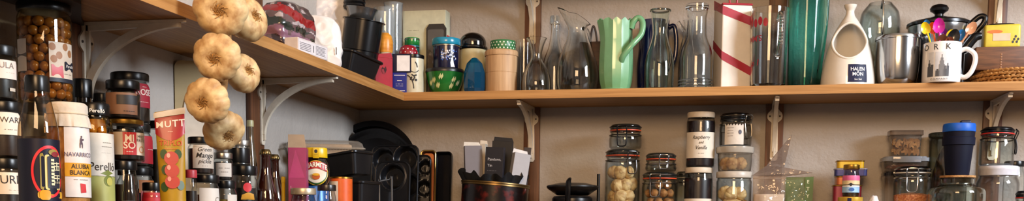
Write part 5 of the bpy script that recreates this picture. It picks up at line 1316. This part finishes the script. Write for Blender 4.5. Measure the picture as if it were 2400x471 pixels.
# ---- red tin bucket with packets in black paper
p, s = P(1151, 455, Y=-.125); zr = P(1150, 432, Y=-.2)[0].z; r = 80/s; H = zr-L0
t = thing('tin_bucket', 'oval red and black patterned tin with brass rim holding packets', 'tin', (p.x, p.y, L0+.007), 0, None, (R(-1), R(4)))
BKT = ramp_mat('#120807', '#6a1a12', (1, 1, 1), 34, .25, .15, p0=.5, p1=.75)
BRASS = mat('#6a5430', .35, .8)
mk(BKT).shell([(r*.92, 0), (r*.96, .003), (r*.98, H-.010), (r, H-.008)], .0015, 60).build('tin_body', t)
b = mk(BRASS); b.lathe([(r*.985, H-.010), (r*1.005, H-.009), (r*1.0, H-.005), (r*1.02, H-.003), (r*1.015, H), (r*.985, H-.001), (r*.985, H-.010)], 60); b.build('brass_rim', t)
bx, by, bz = p.x, p.y, L0
# ruffled black paper
t = thing('black_paper', 'crumpled black tissue paper lining the red patterned tin', 'paper', (bx, by, bz+H*.55), 0, None, (0, R(4)))
b = mk(mat('#0c0c0f', .55, bump=.4, bscale=80)); hh = H*.45+.024
prf = [(r*.50, .0), (r*.78, .01), (r*.84, hh*.5), (r*.85, hh*.66), (r*.87, hh*.78), (r*.94, hh*.9), (r*1.0, hh)]
seg = 120; vs = []; fs = []
for k, (q, z) in enumerate(prf):
    for i in range(seg):
        a = 2*PI*i/seg; e = max(0, z/hh-.62)/.38
        u = q*(1+e*(.06*math.cos(17*a)+.05*math.cos(11*a+1))-(0 if e else 0)); zz_ = z+e*(.005*math.sin(11*a)+.004*math.sin(19*a+2)+.010*abs(math.sin(a*1.0)))
        vs.append((u*math.sin(a), -u*math.cos(a), zz_))
fs = [(k*seg+i, k*seg+(i+1) % seg, (k+1)*seg+(i+1) % seg, (k+1)*seg+i) for k in range(len(prf)-1) for i in range(seg)]+[tuple(range(seg-1, -1, -1))]
b.add(vs, fs); b.build('tissue_sheet', t, sharp=0)
def packet(label, px0, px1, top, Y, col, tilt=0, depth=.018, text=(), ry=0, opened=None, cat='box', name='packet'):
    xa = P(px0, 390, Y=Y)[0].x; xb = P(px1, 390, Y=Y)[0].x; zt = P((px0+px1)/2, top, Y=Y)[0].z; zb_ = bz+H*.55+.014; hgt = zt-zb_
    t = thing(name, label, cat, ((xa+xb)/2, Y, zb_), R(tilt), None, (0, R(ry))); b = mk(mat(col, .5, var=.03)); W = xb-xa
    b.box(W, depth, hgt, (0, 0, 0), .0005)
    for s_, size, z, c in text:
        b.use(mat(c, .5))
        if callable(s_): s_(b, W, depth, hgt)
        else: b.text(s_, size, lambda u, v: (-W*.36+u, -depth/2-.0004, hgt*z+v), align='LEFT')
    b.build('box_body', t, flat=True)
    if opened:
        b = mk(mat(opened, .6)); b.prism([(-W/2, 0), (W/2, 0), (W*.42, .010), (-W*.46, .012)], .0008, lambda u, v, d: (u, depth/2-.001+d, hgt+v)); b.build('flap', t, flat=True)
packet('grey white open carton at the left in the red patterned tin', 1093, 1132, 342, -.150, '#6e6a70', 22, .024, ry=-2, opened='#cfc8bc')
packet('cream open carton just behind the dark lettered packet in the tin', 1122, 1140, 338, -.118, '#b9ae9e', 0, .03, opened='#d8cfc0')
packet('dark navy packet with white lettering and round picture in the tin', 1133, 1176, 345, -.160, '#10131f', -4, .016, [('Pandoro,', .0105, .80, '#cfd0d6'), ('Tin', .0105, .70, '#cfd0d6'), ('-- ---- --- --', .006, .62, '#9a9aa2'),
       (lambda b, W, d, h: b.add([(u+.002, -d/2-.0005, v+h*.44) for u, v in [(.012*math.cos(R(a)), .016*math.sin(R(a))) for a in range(0, 181, 15)]], [tuple(range(13))]), 0, 0, '#9a6a4c'),
       (lambda b, W, d, h: b.add([(u+.002, -d/2-.0008, v+h*.46) for u, v in [(.008*math.cos(R(a)), .011*math.sin(R(a))) for a in range(0, 181, 15)]], [tuple(range(13))]), 0, 0, '#4a2618')], ry=3)
packet('black packet standing behind the dark lettered one in the tin', 1147, 1194, 331, -.098, '#0b0c12', 0, .014, [('Pandoro', .006, .86, '#3a3c48')], ry=3, opened='#15161c')
packet('white carton leaning right in the red patterned tin', 1184, 1222, 358, -.150, '#a29fa2', 30, .026, ry=9, opened='#d5d0cc')
packet('thin dark card at the right edge of the tin', 1214, 1230, 345, -.095, '#3a3436', 0, .006, ry=6)

# ---- black pan with lid-like rim
p, s = P(1342, 440, Y=-.13); r = 61/s; zc = P(1342, 440, Y=-.13)[0].z; hh = zc-L0
t = thing('fondue_pot', 'black shallow lipped pan with strap handle in front of the batten', 'pan', (p.x, p.y, L0), face(p.x, p.y))
mk(BLACK).shell(curve([(r*.62, 0), (r*.66, .004), (r*.72, hh*.5), (r*.78, hh*.82), (r*.72, hh*.86)], 4), .0025, 48).build('pan_body', t)
b = mk(mat('#0a0a0c', .35)); b.lathe([(0, hh*.88), (r*.6, hh*.88), (r*.96, hh*.98), (r*1.0, hh*1.01), (r*.985, hh*1.03), (r*.9, hh*1.04), (r*.5, hh*1.075), (0, hh*1.08)], 56); b.build('lid', t)
mk(BLACK).tube([(-r*.18, -r*.80, hh*.6), (-r*.18, -r*1.02, hh*.9), (-r*.16, -r*.9, hh*1.085), (-r*.14, -r*.5, hh*1.12), (-r*.12, 0, hh*1.12)], [.008, .009, .009, .008, .007], 10, 5, flat=.5).build('strap_handle', t)
mk(BLACK).tube([(r*.98, -.004, hh*.2), (r*.99, -.004, hh*.8), (r*.985, -.004, hh*1.22)], .0045, 10, 3).build('side_handle', t)

# ---- clip-top jars
ORANGE = mat('#c4441c', .45); REDSEAL = mat('#c22a22', .45)
def kilner(label, px, w, top, base, Y, seal=ORANGE, fill=None, bot=None, lidcol=None, group=None, turn=0, neck=.9, clipm=WIRE, fname='contents'):
    x, y, r, h = spot(px, w, top, base, bot or min(top+90, 471), Y=Y); t = thing('clip_jar', label, 'jar', (x, y, base), face(x, y)+R(turn), group)
    lh = .018; bh = h-lh-.003
    pf = curve([(r*.90, 0), (r*.98, .003), (r, .010), (r, bh-.022), (r*.96, bh-.012), (r*neck, bh-.006), (r*neck, bh-.002)], 3)
    mk(clear('#fafcfa', 1.5)).shell([q for q in pf], .0024, 44, .004).build('glass_body', t)
    mk(clear('#f4f7f4', 1.5)).lathe([(r*neck, bh-.005), (r*(neck+.06), bh-.004), (r*(neck+.06), bh), (r*neck, bh)], 44).build('glass_lip', t)
    mk(seal).lathe([(r*(neck-.06), bh+.0004), (r*(neck+.07), bh+.0004), (r*(neck+.08), bh+.0015), (r*(neck+.07), bh+.003), (r*(neck-.06), bh+.003)], 44, close=True).build('rubber_seal', t)
    z = bh+.0033
    b = mk(lidcol or clear('#a9ada6', 1.55, .25, '#3a3c3a')); b.lathe([(0, z), (r*(neck+.03), z), (r*(neck+.05), z+.003), (r*(neck+.04), z+lh*.55), (r*neck*.92, z+lh*.8), (r*neck*.75, z+lh*.85), (r*neck*.70, z+lh*.75), (0, z+lh*.72)], 44); b.build('lid', t)
    mk(clipm).tube([((r*(neck+.065))*math.cos(2*PI*i/40), (r*(neck+.065))*math.sin(2*PI*i/40), z+lh*.42) for i in range(40)], .0015, 6, 1, True).build('lid_wire', t)
    mk(clipm).tube([((r*(neck+.075))*math.cos(2*PI*i/40), (r*(neck+.075))*math.sin(2*PI*i/40), bh-.011) for i in range(40)], .0015, 6, 1, True).build('neck_wire', t)
    e = -r*(neck+.09); cw = r*.28; lv = min(.035, bh-.016)
    mk(clipm).tube([(-cw, e, bh-.011), (-cw*1.05, e-.006, bh+.006), (-cw*.9, e-.004, z+lh*.45), (0, e-.003, z+lh*.5), (cw*.9, e-.004, z+lh*.45), (cw*1.05, e-.006, bh+.006), (cw, e, bh-.011)], .0016, 8, 4).build('clip_upper', t)
    mk(clipm).tube([(-cw, e-.001, bh-.011), (-cw*1.0, e-.004, bh-.011-lv*.55), (-cw*.75, e-.003, bh-.011-lv), (cw*.75, e-.003, bh-.011-lv), (cw*1.0, e-.004, bh-.011-lv*.55), (cw, e-.001, bh-.011)], .0016, 8, 3).build('clip_lever', t)
    if fill:
        fm, fh = fill; o = mk(fm).lathe([(0, .0045), (r*.88, .0045), (r*.965-.0005, .012), (r*.965-.0005, bh*fh), (r*.6, bh*fh+.004), (0, bh*fh+.003)], 36, mod=lambda a, z: 1).build(fname, t)
        if fname != 'contents': o['kind'] = 'stuff'
    return t, r, h, bh
DKW = mat('#15151a', .3, .6)
_gm = {}
def bulbs(spots_, lab, group, r0):
    """single garlic bulbs lying inside a jar"""
    for k, (x, y, z, rs, rot) in enumerate(spots_):
        key = k % 3
        if key not in _gm:
            q = garlic_mesh(.02, 20+key, 8+key); q.v = [(a, b, min(c, .030)-.0135) for a, b, c in q.v]
            o = q.build('garlic_bulb', None, sharp=0); ro = root(.02).build('root_plate', o); ro.location.z = -.0135; _gm[key] = o
        else:
            o = _gm[key].copy(); COL.objects.link(o)
            for ch in _gm[key].children: c = ch.copy(); COL.objects.link(c); c.parent = o
        tag(o, lab, 'garlic', group); o.location = (x, y, z); o.rotation_euler = rot; o.scale = (rs/.02,)*3
def pile(t, r, z0, z1, rs, lab, group, seed=1):
    rnd = random.Random(seed); x0, y0 = t.location.x, t.location.y; sp = []; z = t.location.z+z0+rs*.85; k = 0
    f0 = face(x0, y0)
    while z < t.location.z+z1-rs*.5:
        n = 3 if rs < r*.62 else 2
        for j in range(n):
            a = f0+R(-58+116*j/(n-1)+(22 if k % 2 else -14)) if n > 1 else 0; d = r-rs*1.12
            sp.append((x0+d*math.sin(a), y0-d*math.cos(a), z+rnd.uniform(-.1, .1)*rs, rs*rnd.uniform(.9, 1.05), (R(rnd.uniform(60, 130)), R(rnd.uniform(-50, 50)), f0+R(rnd.uniform(-60, 60)))))
        a = f0+PI+rnd.uniform(-.5, .5); sp.append((x0+(r-rs*1.15)*math.sin(a), y0-(r-rs*1.15)*math.cos(a), z, rs*.95, (R(90), 0, rnd.uniform(0, 6))))
        z += rs*1.62; k += 1
    bulbs(sp, lab, group, rs)
j1, r, h, bh = kilner('tall clip jar with orange seal packed with whole garlic bulbs', 1459, 82, 349, L0, -.10, ORANGE, clipm=mat('#6a6a6c', .25, 1), turn=30)
pile(j1, r-.003, .004, bh-.02, .0195, 'whole garlic bulb inside the tall orange sealed clip jar', 'garlic in the tall clip jar', 3)
kilner('empty clip jar with dark wire clip standing on the garlic jar', 1466, 76, 290, top_of(j1, h), -.10, ORANGE, clipm=DKW, bot=350, turn=-12)
j2, r, h, bh = kilner('clip jar with orange seal holding brown nuggets, right of the garlic jar', 1546, 82, 402, L0, -.10, ORANGE, turn=-14)
NUT = ramp_mat('#6b431c', '#a8713a', (1, 1, 1), 70, .7, .4)
_ng = []
for k in range(32):
    rnd = random.Random(k); row = k//4; a = face(j2.location.x, j2.location.y)+R(-69+46*(k % 4)+(20 if row % 2 else -4)); d = r-.0165
    if row == 7 and k % 4 not in (1, 2): continue
    if k < 4: o = mk(NUT).blob(.0112, .0100, .0115, .2, 2.4, k, sub=3).build('dried_nugget', None, sharp=0); _ng.append(o)
    else: o = _ng[(k*3+row) % 4].copy(); COL.objects.link(o)
    tag(o, 'knobbly brown nugget in the clip jar right of the garlic jar', 'nugget', 'nuggets in the clip jar'); o.location = (j2.location.x+d*math.sin(a), j2.location.y-d*math.cos(a), L0+.0185+.0228*row); o.rotation_euler = (rnd.uniform(-.4, .4), rnd.uniform(-.4, .4), a+rnd.uniform(-.3, .3))
kilner('small dark lidded clip jar standing on the jar of brown nuggets', 1549, 72, 357, top_of(j2, h), -.10, ORANGE, bot=400, turn=10)
kilner('clip jar half hidden between nugget jar and jam jars', 1603, 36, 400, L0, -.045, mat('#8a8a84', .4), turn=60)

# ---- raspberry jam jars
def jam(label, px, w, top, base, Y, bot, lines):
    JP = [(.92, 0), (.98, .01), (1, .04), (1, .78), (.96, .84), (.92, .87), (.92, .88)]
    return jar(label, px, w, top, base, None, bot, '#160a10', lid=mat('#c9bba6', .5), lidw=.97, lidh=.0145, prof=JP, fill=.93, Y=Y, papers=[(.16, .63, -74, 82, '#d6ccbc', [(s_, sz, z, 2, '#1a1418', dict(shear=.35, bold=.008, sx=.9)) for s_, sz, z in lines])])
LN = (('Raspberry', .0128, .53), ('and', .0095, .44), ('Vanilla', .0135, .345), ('~ ~~', .0085, .245), ('- - - - - - -', .004, .185))
a, r, h, _ = jam('lower dark jam jar with handwritten raspberry label, cream lid under another jar', 1637, 66, 393, L0, -.10, 471, [(q[0], q[1], q[2]) for q in LN])
jam('upper dark jam jar with handwritten Raspberry and Vanilla label', 1642, 66, 264, top_of(a, h), -.10, 393, LN)

# ---- garlic tubs stack
x, y, r, h = lo(1720, 84, 403, -.10)
a = thing('jar', 'wide jar of garlic bulbs with white screw lid, bottom of its stack', 'jar', (x, y, L0), face(x, y))
pf = curve([(r*.9, 0), (r*.97, .004), (r*.97, h-.026), (r*.92, h-.020), (r*.92, h-.016)], 3)
mk(JAR).shell(pf, .002, 44, .004).build('glass_body', a)
mk(mat('#b5aca0', .4)).lathe([(0, h-.016), (r*.97, h-.016), (r*.98, h-.014), (r*.98, h-.002), (r*.95, h), (0, h)], 60, mod=lambda q, z: 1+.008*math.cos(60*q)).build('lid', a)
pile(a, r*.94, .005, h-.018, .0205, 'garlic bulb inside the wide white lidded jar', 'garlic in the white lidded jar', 8)
zb = L0+h+.0006; x, y, r, h = lo(1722, 84, 345, zb, None) if False else spot(1722, 86, 345, zb, 400, Y=-.10)
b_ = thing('plastic_tub', 'clear plastic tub with milky lid holding garlic, middle of its stack', 'tub', (x, y, zb), face(x, y))
mk(clear('#efeae2', 1.45, .06, '#d8d0c4')).shell(curve([(r*.84, 0), (r*.88, .003), (r*.93, h-.014)], 3), .0012, 44, .002).build('tub_body', b_)
mk(clear('#e8e2d8', 1.45, .55, '#cfc6b8', .2)).lathe([(r*.93, h-.018), (r*1.0, h-.016), (r*1.03, h-.010), (r*1.02, h-.001), (r*.98, h), (r*.9, h-.002), (0, h-.002)], 60, mod=lambda q, z: 1+.006*math.cos(30*q)).build('lid', b_)
pile(b_, r*.88, .003, h-.014, .0185, 'garlic bulb inside the milky lidded plastic tub', 'garlic in the plastic tub', 5)
k3, r, h, bh = kilner('small clip jar with torn white label topping the garlic stack', 1724, 74, 264, zb+h+.0006, -.10, DKW, bot=340, lidcol=mat('#101012', .25, .5), turn=48, clipm=mat('#8a8478', .3, 1))
mk(mat('#3a2a1c', .7, var=.2)).lathe([(0, .005), (r*.9, .005), (r*.92, bh*.55), (0, bh*.6)], 30).build('contents', k3)
q = mk(mat('#cfc6ba', .6)); q.patch(lambda z: r, bh*.05, bh*.80, -88, -18, .0008, 20, 6, .003); q.use(mat('#7a7068', .6))
for k in range(4): q.rshape(rrect(.018-.003*(k % 2), .0011, .0004), r, bh*(.68-.1*k), -66, .0014)
q.use(mat('#4a4a58', .5)); q.rshape(ellipse(.0045, .006), r, bh*.52, -32, .0014); q.build('label', k3)

# ---- zip bag of sugar and green bag
def zipbag(label, px0, px1, top, Y, fill_top, film, fillm, lean=0, flap=None, rz=0, name='zip_bag'):
    xa = P(px0, 440, Y=Y)[0].x; xb = P(px1, 440, Y=Y)[0].x; W = xb-xa; H = P((px0+px1)/2, top, Y=Y)[0].z-L0; t = thing(name, label, 'bag', ((xa+xb)/2, Y, L0), rz)
    def body(h, sc, m, nm, cr):
        b = mk(m); nu, nv = 56, 30; vs = []; fs = []
        for j in range(nv+1):
            v = j/nv; z = h*v; full = v*h/H; d = .030*sc*(1-full**2.2)+.0012; wv = W/2*sc*(.94+.06*full)
            for i in range(nu):
                a = 2*PI*i/nu; ca, sa = math.cos(a), math.sin(a); k = (abs(ca)**3+abs(sa)**3)**(-1/3)
                p = Vector((wv*k*ca, d*k*sa, z)); n = mn.noise(p*45+Vector((px0, 0, 0)))*cr*(1 if full < .95 else .4); vs.append((p.x, p.y+n*(1 if sa > 0 else -1)*sc, p.z))
        for j in range(nv):
            for i in range(nu): q = j*nu+i; q2 = j*nu+(i+1) % nu; fs.append((q, q2, q2+nu, q+nu))
        fs += [tuple(range(nu-1, -1, -1)), tuple(range(nv*nu, nv*nu+nu))]; b.add(vs, fs); o = b.build(nm, t, sharp=0); return o
    body(H, 1, film, 'bag_film', .006)
    o = body(P((px0+px1)/2, fill_top, Y=Y)[0].z-L0, .93, fillm, 'filling', .004); o['kind'] = 'stuff'
    mk(clear('#f4ece4', 1.5, .3, '#d8c8b8', .1)).tube([(-W*.5, 0, H-.006), (0, -.001, H-.006), (W*.5, 0, H-.006)], .0016, 8, 3).build('zip_strip', t)
    return t, W, H
FILMZ = clear('#efe6dc', 1.5, .13, '#d8c4b0', .08, .6, 45)
t, W, H = zipbag('clear zip bag of white sugar with its pointed flap standing up', 1764, 1842, 412, -.125, 455, FILMZ, mat('#d8cfc6', .8, bump=.2))
f0 = P(1797, 405, Y=-.11)[0]; ox, oz = t.location.x, L0
fp = [P(a, c, Y=-.11)[0] for a, c in ((1762, 412), (1797, 388), (1812, 368), (1856, 315), (1838, 392), (1905, 405), (1842, 414))]
b = mk(clear('#d9cfc8', 1.5, .30, '#9a8c82', .12, .6, 40)); cr = []
b.prism([(q.x-ox, q.z-oz) for q in fp], .0016, lambda u, v, d: (u, .012-d+.006*math.sin(u*60), v)); b.build('open_flap', t, flat=True)
t, W, H = zipbag('green edged pouch of pale leaves beside the zip bag of sugar', 1838, 1902, 415, -.095, 470, clear('#d4e0bc', 1.5, .22, '#a9b890', .06, .8, 40), mat('#7a8c50', .6, var=.3, scale=120), name='pouch')
b = mk(mat('#2f5a1c', .45)); b.prism([(W*.26, .01), (W*.50, .01), (W*.56, H+.001), (W*.26, H+.0)], .002, lambda u, v, d: (u, -.034*(1-(v/H)**2.2)-.006-d, v) if False else (u, -.030*(1-min(1, v/H)**1.2)-.0035-d, v))
b.use(mat('#cdd6b8', .5))
for k, ch in enumerate('ETYS'): 
    z = H-.013-.0185*k; b.text(ch, .0125, lambda u, v, z=z: (W*.36+u, -.030*(1-(z+v)/H if z+v < H else 0)-.0065-.0004, z+v), bold=.02)
b.build('green_panel', t, flat=True)

# ---- tins, sauce jar
def tinbox(label, px0, px1, top, bot, Y, col, base, depth=.05, rim=None, rz=0, text=None):
    xc, W, zb_, h = boxat(px0, px1, top, bot, Y, depth, base); t = thing('sardine_tin', label, 'tin', (xc, Y+depth/2, base), R(rz))
    b = mk(mat(col, .3, coat=.3)); a = rrect(W, depth, .009, 5); b.prism(a, h-.003, lambda u, v, d: (u, v, d)); b.build('tin_body', t)
    mk(rim or GOLD).tube([(u, v, h-.0022) for u, v in rrect(W+.001, depth+.001, .0095, 5)], .0016, 8, 1, True).build('rim', t)
    mk(mat('#1a2440', .35, .4)).prism(rrect(W-.003, depth-.003, .008, 5), .001, lambda u, v, d: (u, v, h-.003+d)).build('lid', t)
    return base+h+.0006
z = L0
z = tinbox('dark red box shaped tin low in the tin stack behind the pink banded jar', 1953, 2020, 433, 471, -.105, '#7a1626', z)
z = tinbox('orange flat tin in the stack behind the pink banded jar', 1960, 2016, 412, 433, -.105, '#b5602c', z, rz=4)
z = tinbox('flat blue and white tin second from top of the tin stack', 1957, 2034, 394, 412, -.105, '#2c2f66', z, rim=mat('#b9b4c4', .3, .6), rz=-4)
z = tinbox('flat yellow tin with navy lid on top of the tin stack', 1962, 2026, 375, 394, -.105, '#c9a01c', z)
x, y, r, h = lo(1993, 56, 462, -.165)
t = thing('jar', 'yellow lidded jar with small blue emblem under the pink banded jar', 'jar', (x, y, L0), face(x, y)); zb2 = L0+h
mk(JAR).lathe([(0, 0)]+curve([(r*.9, 0), (r*.96, .004), (r*.96, h-.02), (r*.9, h-.014)], 3), 40).build('glass_body', t)
mk(mat('#8a5a24', .5)).lathe([(0, .002), (r*.92, .002), (r*.93, h-.022), (0, h-.022)], 32).build('contents', t)
b = mk(mat('#c9a23a', .35, .4)); b.lathe([(0, h-.013), (r, h-.013), (r*1.01, h-.012), (r*1.0, h-.001), (r*.95, h), (0, h)], 44); b.use(NAVY); b.rshape(rrect(.010, .009, .001), r*1.01, h-.007, -4); b.build('lid', t)
x2, y2, r2, h2 = spot(1995, 38, 386, zb2+.0006, 460, Y=-.165)
t = thing('sauce_jar', 'little jar with gold lid, pink and blue banded label in front of tin stack', 'jar', (x, y, zb2+.0006), face(x, y))
pf = curve([(r2*.9, 0), (r2*.98, .003), (r2, h2*.1), (r2, h2*.62), (r2*.86, h2*.76), (r2*.84, h2*.86)], 3); rf = prof_r(pf)
mk(clear('#efe0cc', 1.5)).lathe([(0, 0)]+pf, 36).build('glass_body', t); mk(mat('#1c120e', .4)).lathe([(0, .002), (r2*.9, .002), (r2*.93, h2*.58), (0, h2*.58)], 30).build('contents', t)
mk(GOLD).lathe([(0, h2*.86), (r2*.95, h2*.86), (r2*.97, h2*.87), (r2*.95, h2*.985), (r2*.88, h2), (0, h2)], 40).build('lid', t)
q = mk(mat('#c95a88', .5)); q.patch(rf, h2*.50, h2*.66, -85, 85, .0006); q.use(mat('#cdb88c', .5)); q.patch(rf, h2*.38, h2*.505, -85, 85, .0006); q.use(mat('#8fb4d6', .5)); q.patch(rf, h2*.13, h2*.31, -85, 85, .0006); q.use(PAPER); q.patch(rf, h2*.30, h2*.35, -85, 85, .0006)
q.use(mat('#2a5a9c', .5)); q.rshape(ellipse(.007, .0045), rf, h2*.22, 6, .0011); q.use(INK); q.rshape([(-.014, -.001), (-.004, .002), (0, .005), (.004, .002), (.014, -.001), (0, -.004)], rf, h2*.375, 0, .0012); q.build('label', t)
t = thing('white_packet', 'crumpled white packet low beside the tin stack', 'packet', (P(2048, 465, Y=-.15)[0].x, -.15, L0), 0); hz = P(2048, 462, Y=-.15)[0].z-L0
mk(mat('#d8d0cc', .4, bump=.3)).blob(.020, .018, hz/2, .12, 2.5, 4, (0, 0, hz/2), 4, True).build('packet_film', t, sharp=0)

# ---- lentil clip jar, clip boxes
LENT = ramp_mat('#a8582c', '#d28a58', (1, 1, 1), 240, .7, .8, dist=.002, p0=.4, p1=.6)
j4, r, h, bh = kilner('clip jar of orange lentils with dark lid and bright wire clip', 2138, 84, 388, L0, -.142, mat('#c9c4ba', .4), (LENT, .74), lidcol=mat('#0e0e10', .25, .3), clipm=mat('#c9c9c8', .2, 1), fname='lentils')
# box with dried mushrooms on clip box, behind
zb = P(2120, 420, Y=-.05)[0].z
def clipbox(label, px0, px1, top, bot, Y, base, depth, lidm, lidh, filled=None):
    xc, W, zb_, h = boxat(px0, px1, top, bot, Y, depth, base); t = thing('food_box', label, 'food box', (xc, Y+depth/2, base), R(2))
    b = mk(clear('#ece6de', 1.48, .08, '#c9bcae')); a = rrect(W*.90, depth*.9, .012, 5); c = rrect(W*.97, depth*.97, .013, 5); n = len(a); hh = h-lidh
    b.add([(u, v, 0) for u, v in a]+[(u, v, hh) for u, v in c], [tuple(range(n-1, -1, -1))]+[(i, (i+1) % n, n+(i+1) % n, n+i) for i in range(n)]); b.build('box_body', t)
    b = mk(lidm); b.prism(rrect(W*1.03, depth*1.03, .014, 5), lidh*.75, lambda u, v, d: (u, v, hh+d)); b.prism(rrect(W*.92, depth*.9, .012, 5), lidh*.25, lambda u, v, d: (u, v, hh+lidh*.75+d)); b.build('lid', t)
    mk(lidm).box(W*.62, .003, lidh*1.25, (0, -depth*.515-.0018, hh-lidh*.25), .001).build('clip_flap', t)
    return t, W, h, hh
q0, W, h, hh = clipbox('bottom clear food box behind the lentil jar', 2072, 2168, 402, 471, -.085, L0, .07, clear('#555555', 1.5, .6, '#2a2624'), .010)
zt = L0+h+.0006
q1, W, h, hh = clipbox('flat clear food box with pale blue grey clip lid of reddish chips', 2070, 2178, 366, 400, -.085, zt, .07, clear('#e2e6ee', 1.5, .5, '#a9b0bc', .1), .0125)
mk(mat('#5a2a1c', .6, var=.3)).blob(W*.38, .026, (hh)*.42, .2, 4, 3, (0, 0, hh*.46), 4).build('filling', q1)['kind'] = 'stuff'
zt2 = zt+h+.0006
xc, W, _, h = boxat(2085, 2165, 303, 364, -.08, .06, zt2)
t = thing('food_box', 'square clear tub of dried mushroom slices on top of the clip lid box', 'food box', (xc, -.05, zt2), R(2))
b = mk(clear('#ece4da', 1.48, .06, '#c9bcae')); a = rrect(W*.84, .052, .010, 5); c = rrect(W*.90, .056, .011, 5); n = len(a)
b.add([(u, v, 0) for u, v in a]+[(u, v, h-.014) for u, v in c], [tuple(range(n-1, -1, -1))]+[(i, (i+1) % n, n+(i+1) % n, n+i) for i in range(n)]); b.build('box_body', t)
b = mk(clear('#d8ccc0', 1.48, .22, '#8a7a6c', .1)); b.prism(rrect(W*1.0, .062, .012, 5), .012, lambda u, v, d: (u, v, h-.014+d)); b.build('lid', t)
MUSH = ramp_mat('#6b4a26', '#b48a54', (1, 1, 1), 60, .8, .3)
for k in range(24):
    rnd = random.Random(k+50)
    if k == 0:
        s_ = mk(MUSH); pts = [(.011*math.cos(R(a_)), .009*math.sin(R(a_))) for a_ in range(-10, 191, 20)]+[(-.006, -.001), (-.003, -.002), (-.003, -.010), (.003, -.010), (.003, -.002), (.006, -.001)]
        s_.prism(pts, .0024, lambda u, v, d: (u, d-.0012, v)); m0 = s_.build('mushroom_slice', None); o = m0
    else: o = m0.copy(); COL.objects.link(o)
    tag(o, 'dried mushroom slice inside the square clear tub above the clip lid box', 'mushroom slice', 'dried mushroom slices in the tub')
    o.location = (xc-W*.34+W*.68*((k % 6)/5)+rnd.uniform(-.003, .003), -.05-.019+.012*(k//6 % 2)+rnd.uniform(-.002, .002), zt2+.012+.0085*(k//6)+rnd.uniform(-.002, .002)); o.rotation_euler = (rnd.uniform(-1, 1), rnd.uniform(-1.5, 1.5), rnd.uniform(-.8, .8))
    o.scale = (.92,)*3

# ---- jar behind the travel cup
x, y, r, h = lo(2222, 88, 312, -.0545)
t = thing('storage_jar', 'wide glass storage jar of dark bits with glass lid behind the blue travel cup', 'jar', (x, y, L0), 0)
mk(clear('#eceee8', 1.5)).shell(curve([(r*.92, 0), (r, .006), (r, h-.02), (r*.96, h-.012)], 3), .002, 44, .004).build('glass_body', t)
mk(clear('#7e867c', 1.55, .3, '#4a504a')).lathe([(0, h-.012), (r*1.02, h-.012), (r*1.05, h-.008), (r*1.05, h-.002), (r, h), (0, h)], 44).build('lid', t)
o = mk(ramp_mat('#120e0c', '#5a3424', (1, 1, 1), 55, .6, .5, p0=.4, p1=.7)).blob(r*.86, r*.86, h*.40, .12, 4, 6, (0, 0, h*.48), 4).build('dried_chillies', t, sharp=0); o['kind'] = 'stuff'
# glass jar with cork lid, travel cup
x, y, r, h = lo(2243, 126, 412, -.2)
t = thing('cork_jar', 'broad shouldered green tinted glass jar with cork lid under the travel cup', 'jar', (x, y, L0), face(x, y)); rc = r*.56
pf = curve([(r*.9, 0), (r*.98, .004), (r, .02), (r, h-.045), (r*.94, h-.032), (r*.70, h-.026), (rc*1.05, h-.022), (rc*1.05, h-.006)], 4)
mk(glass('#f2faf3')).shell(pf, .003, 52, .006).build('glass_body', t)
mk(ramp_mat('#8a5f34', '#b98a54', (1, 1, 1), 120, .8, .4)).lathe([(0, h-.016), (rc*.94, h-.016), (rc*.98, h-.0055), (rc*1.12, h-.005), (rc*1.12, h), (0, h)], 40).build('cork_lid', t)
zb = L0+h+.0006; xj, yj = x, y
x, y, r, h = spot(2246, 73, 289, zb, 410, Y=-.2)
t = thing('travel_cup', 'navy travel cup with bright blue lid standing on the cork lidded jar', 'cup', (x, yj, zb), face(x, yj)+R(10))
CUPM = mat('#060a20', .6, spec=.2); pf = [(r*.70, 0), (r*.72, .002), (r*.90, h*.58), (r*.965, h*.585), (r*.985, h*.72), (r*.94, h*.725), (r*.965, h*.83)]
mk(CUPM).lathe([(0, 0)]+pf+[(0, h*.83)], 52).build('cup_body', t)
mk(mat('#070c24', .65, spec=.2)).lathe([(r*.905, h*.575), (r*.98, h*.58), (r*1.0, h*.72), (r*.93, h*.73)], 52).build('grip_band', t)
mk(mat('#1556b4', .45, spec=.3)).lathe([(0, h*.832), (r*.99, h*.832), (r*1.0, h*.84), (r*.99, h*.95), (r*.95, h*.985), (r*.88, h*.99), (r*.85, h*.975), (0, h*.975)], 52).build('lid', t)
mk(mat('#0d1430', .5)).box(r*.62, r*.5, .009, (r*.32, -r*.2, h*.975), .003, seg=3).build('plug', t)

# ---- white lidded jar with red sealed clip jar on it
x, y, r, h = lo(2338, 94, 390, -.12)
t = thing('jar', 'large empty glass jar with white ribbed screw lid under the red sealed jar', 'jar', (x, y, L0), face(x, y))
pf = curve([(r*.9, 0), (r*.98, .004), (r, .015), (r, h-.045), (r*.93, h-.032), (r*.88, h-.026), (r*.88, h-.022)], 4)
mk(clear('#fafafa', 1.5)).shell(pf, .0024, 48, .005).build('glass_body', t)
mk(mat('#c9c9d2', .4)).lathe([(0, h-.023), (r*.90, h-.023), (r*.915, h-.021), (r*.915, h-.010), (r*.93, h-.009), (r*.93, h-.003), (r*.90, h), (0, h)], 80, mod=lambda q, z: 1+(.006*math.cos(80*q) if z < h-.0095 else 0)).build('lid', t)
zb = L0+h+.0006
k5, r, h, bh = kilner('empty clip jar with bright red seal on the white lidded jar', 2336, 76, 297, zb, -.12, REDSEAL, bot=390, lidcol=mat('#17181b', .25, .3), turn=80, clipm=DKW)
k5.rotation_euler.y = R(3)
# things at the right edge
kilner('clip jar with orange red seal at the far right frame edge behind others', 2410, 56, 445, L0, -.21, REDSEAL, lidcol=mat('#15161a', .25, .3))
t, r, h, _ = jar('dark lidded glass jar between white lidded jar and the far right jar', 2376, 46, 378, L0, None, 471, None, lid=BLID, Y=-.05)
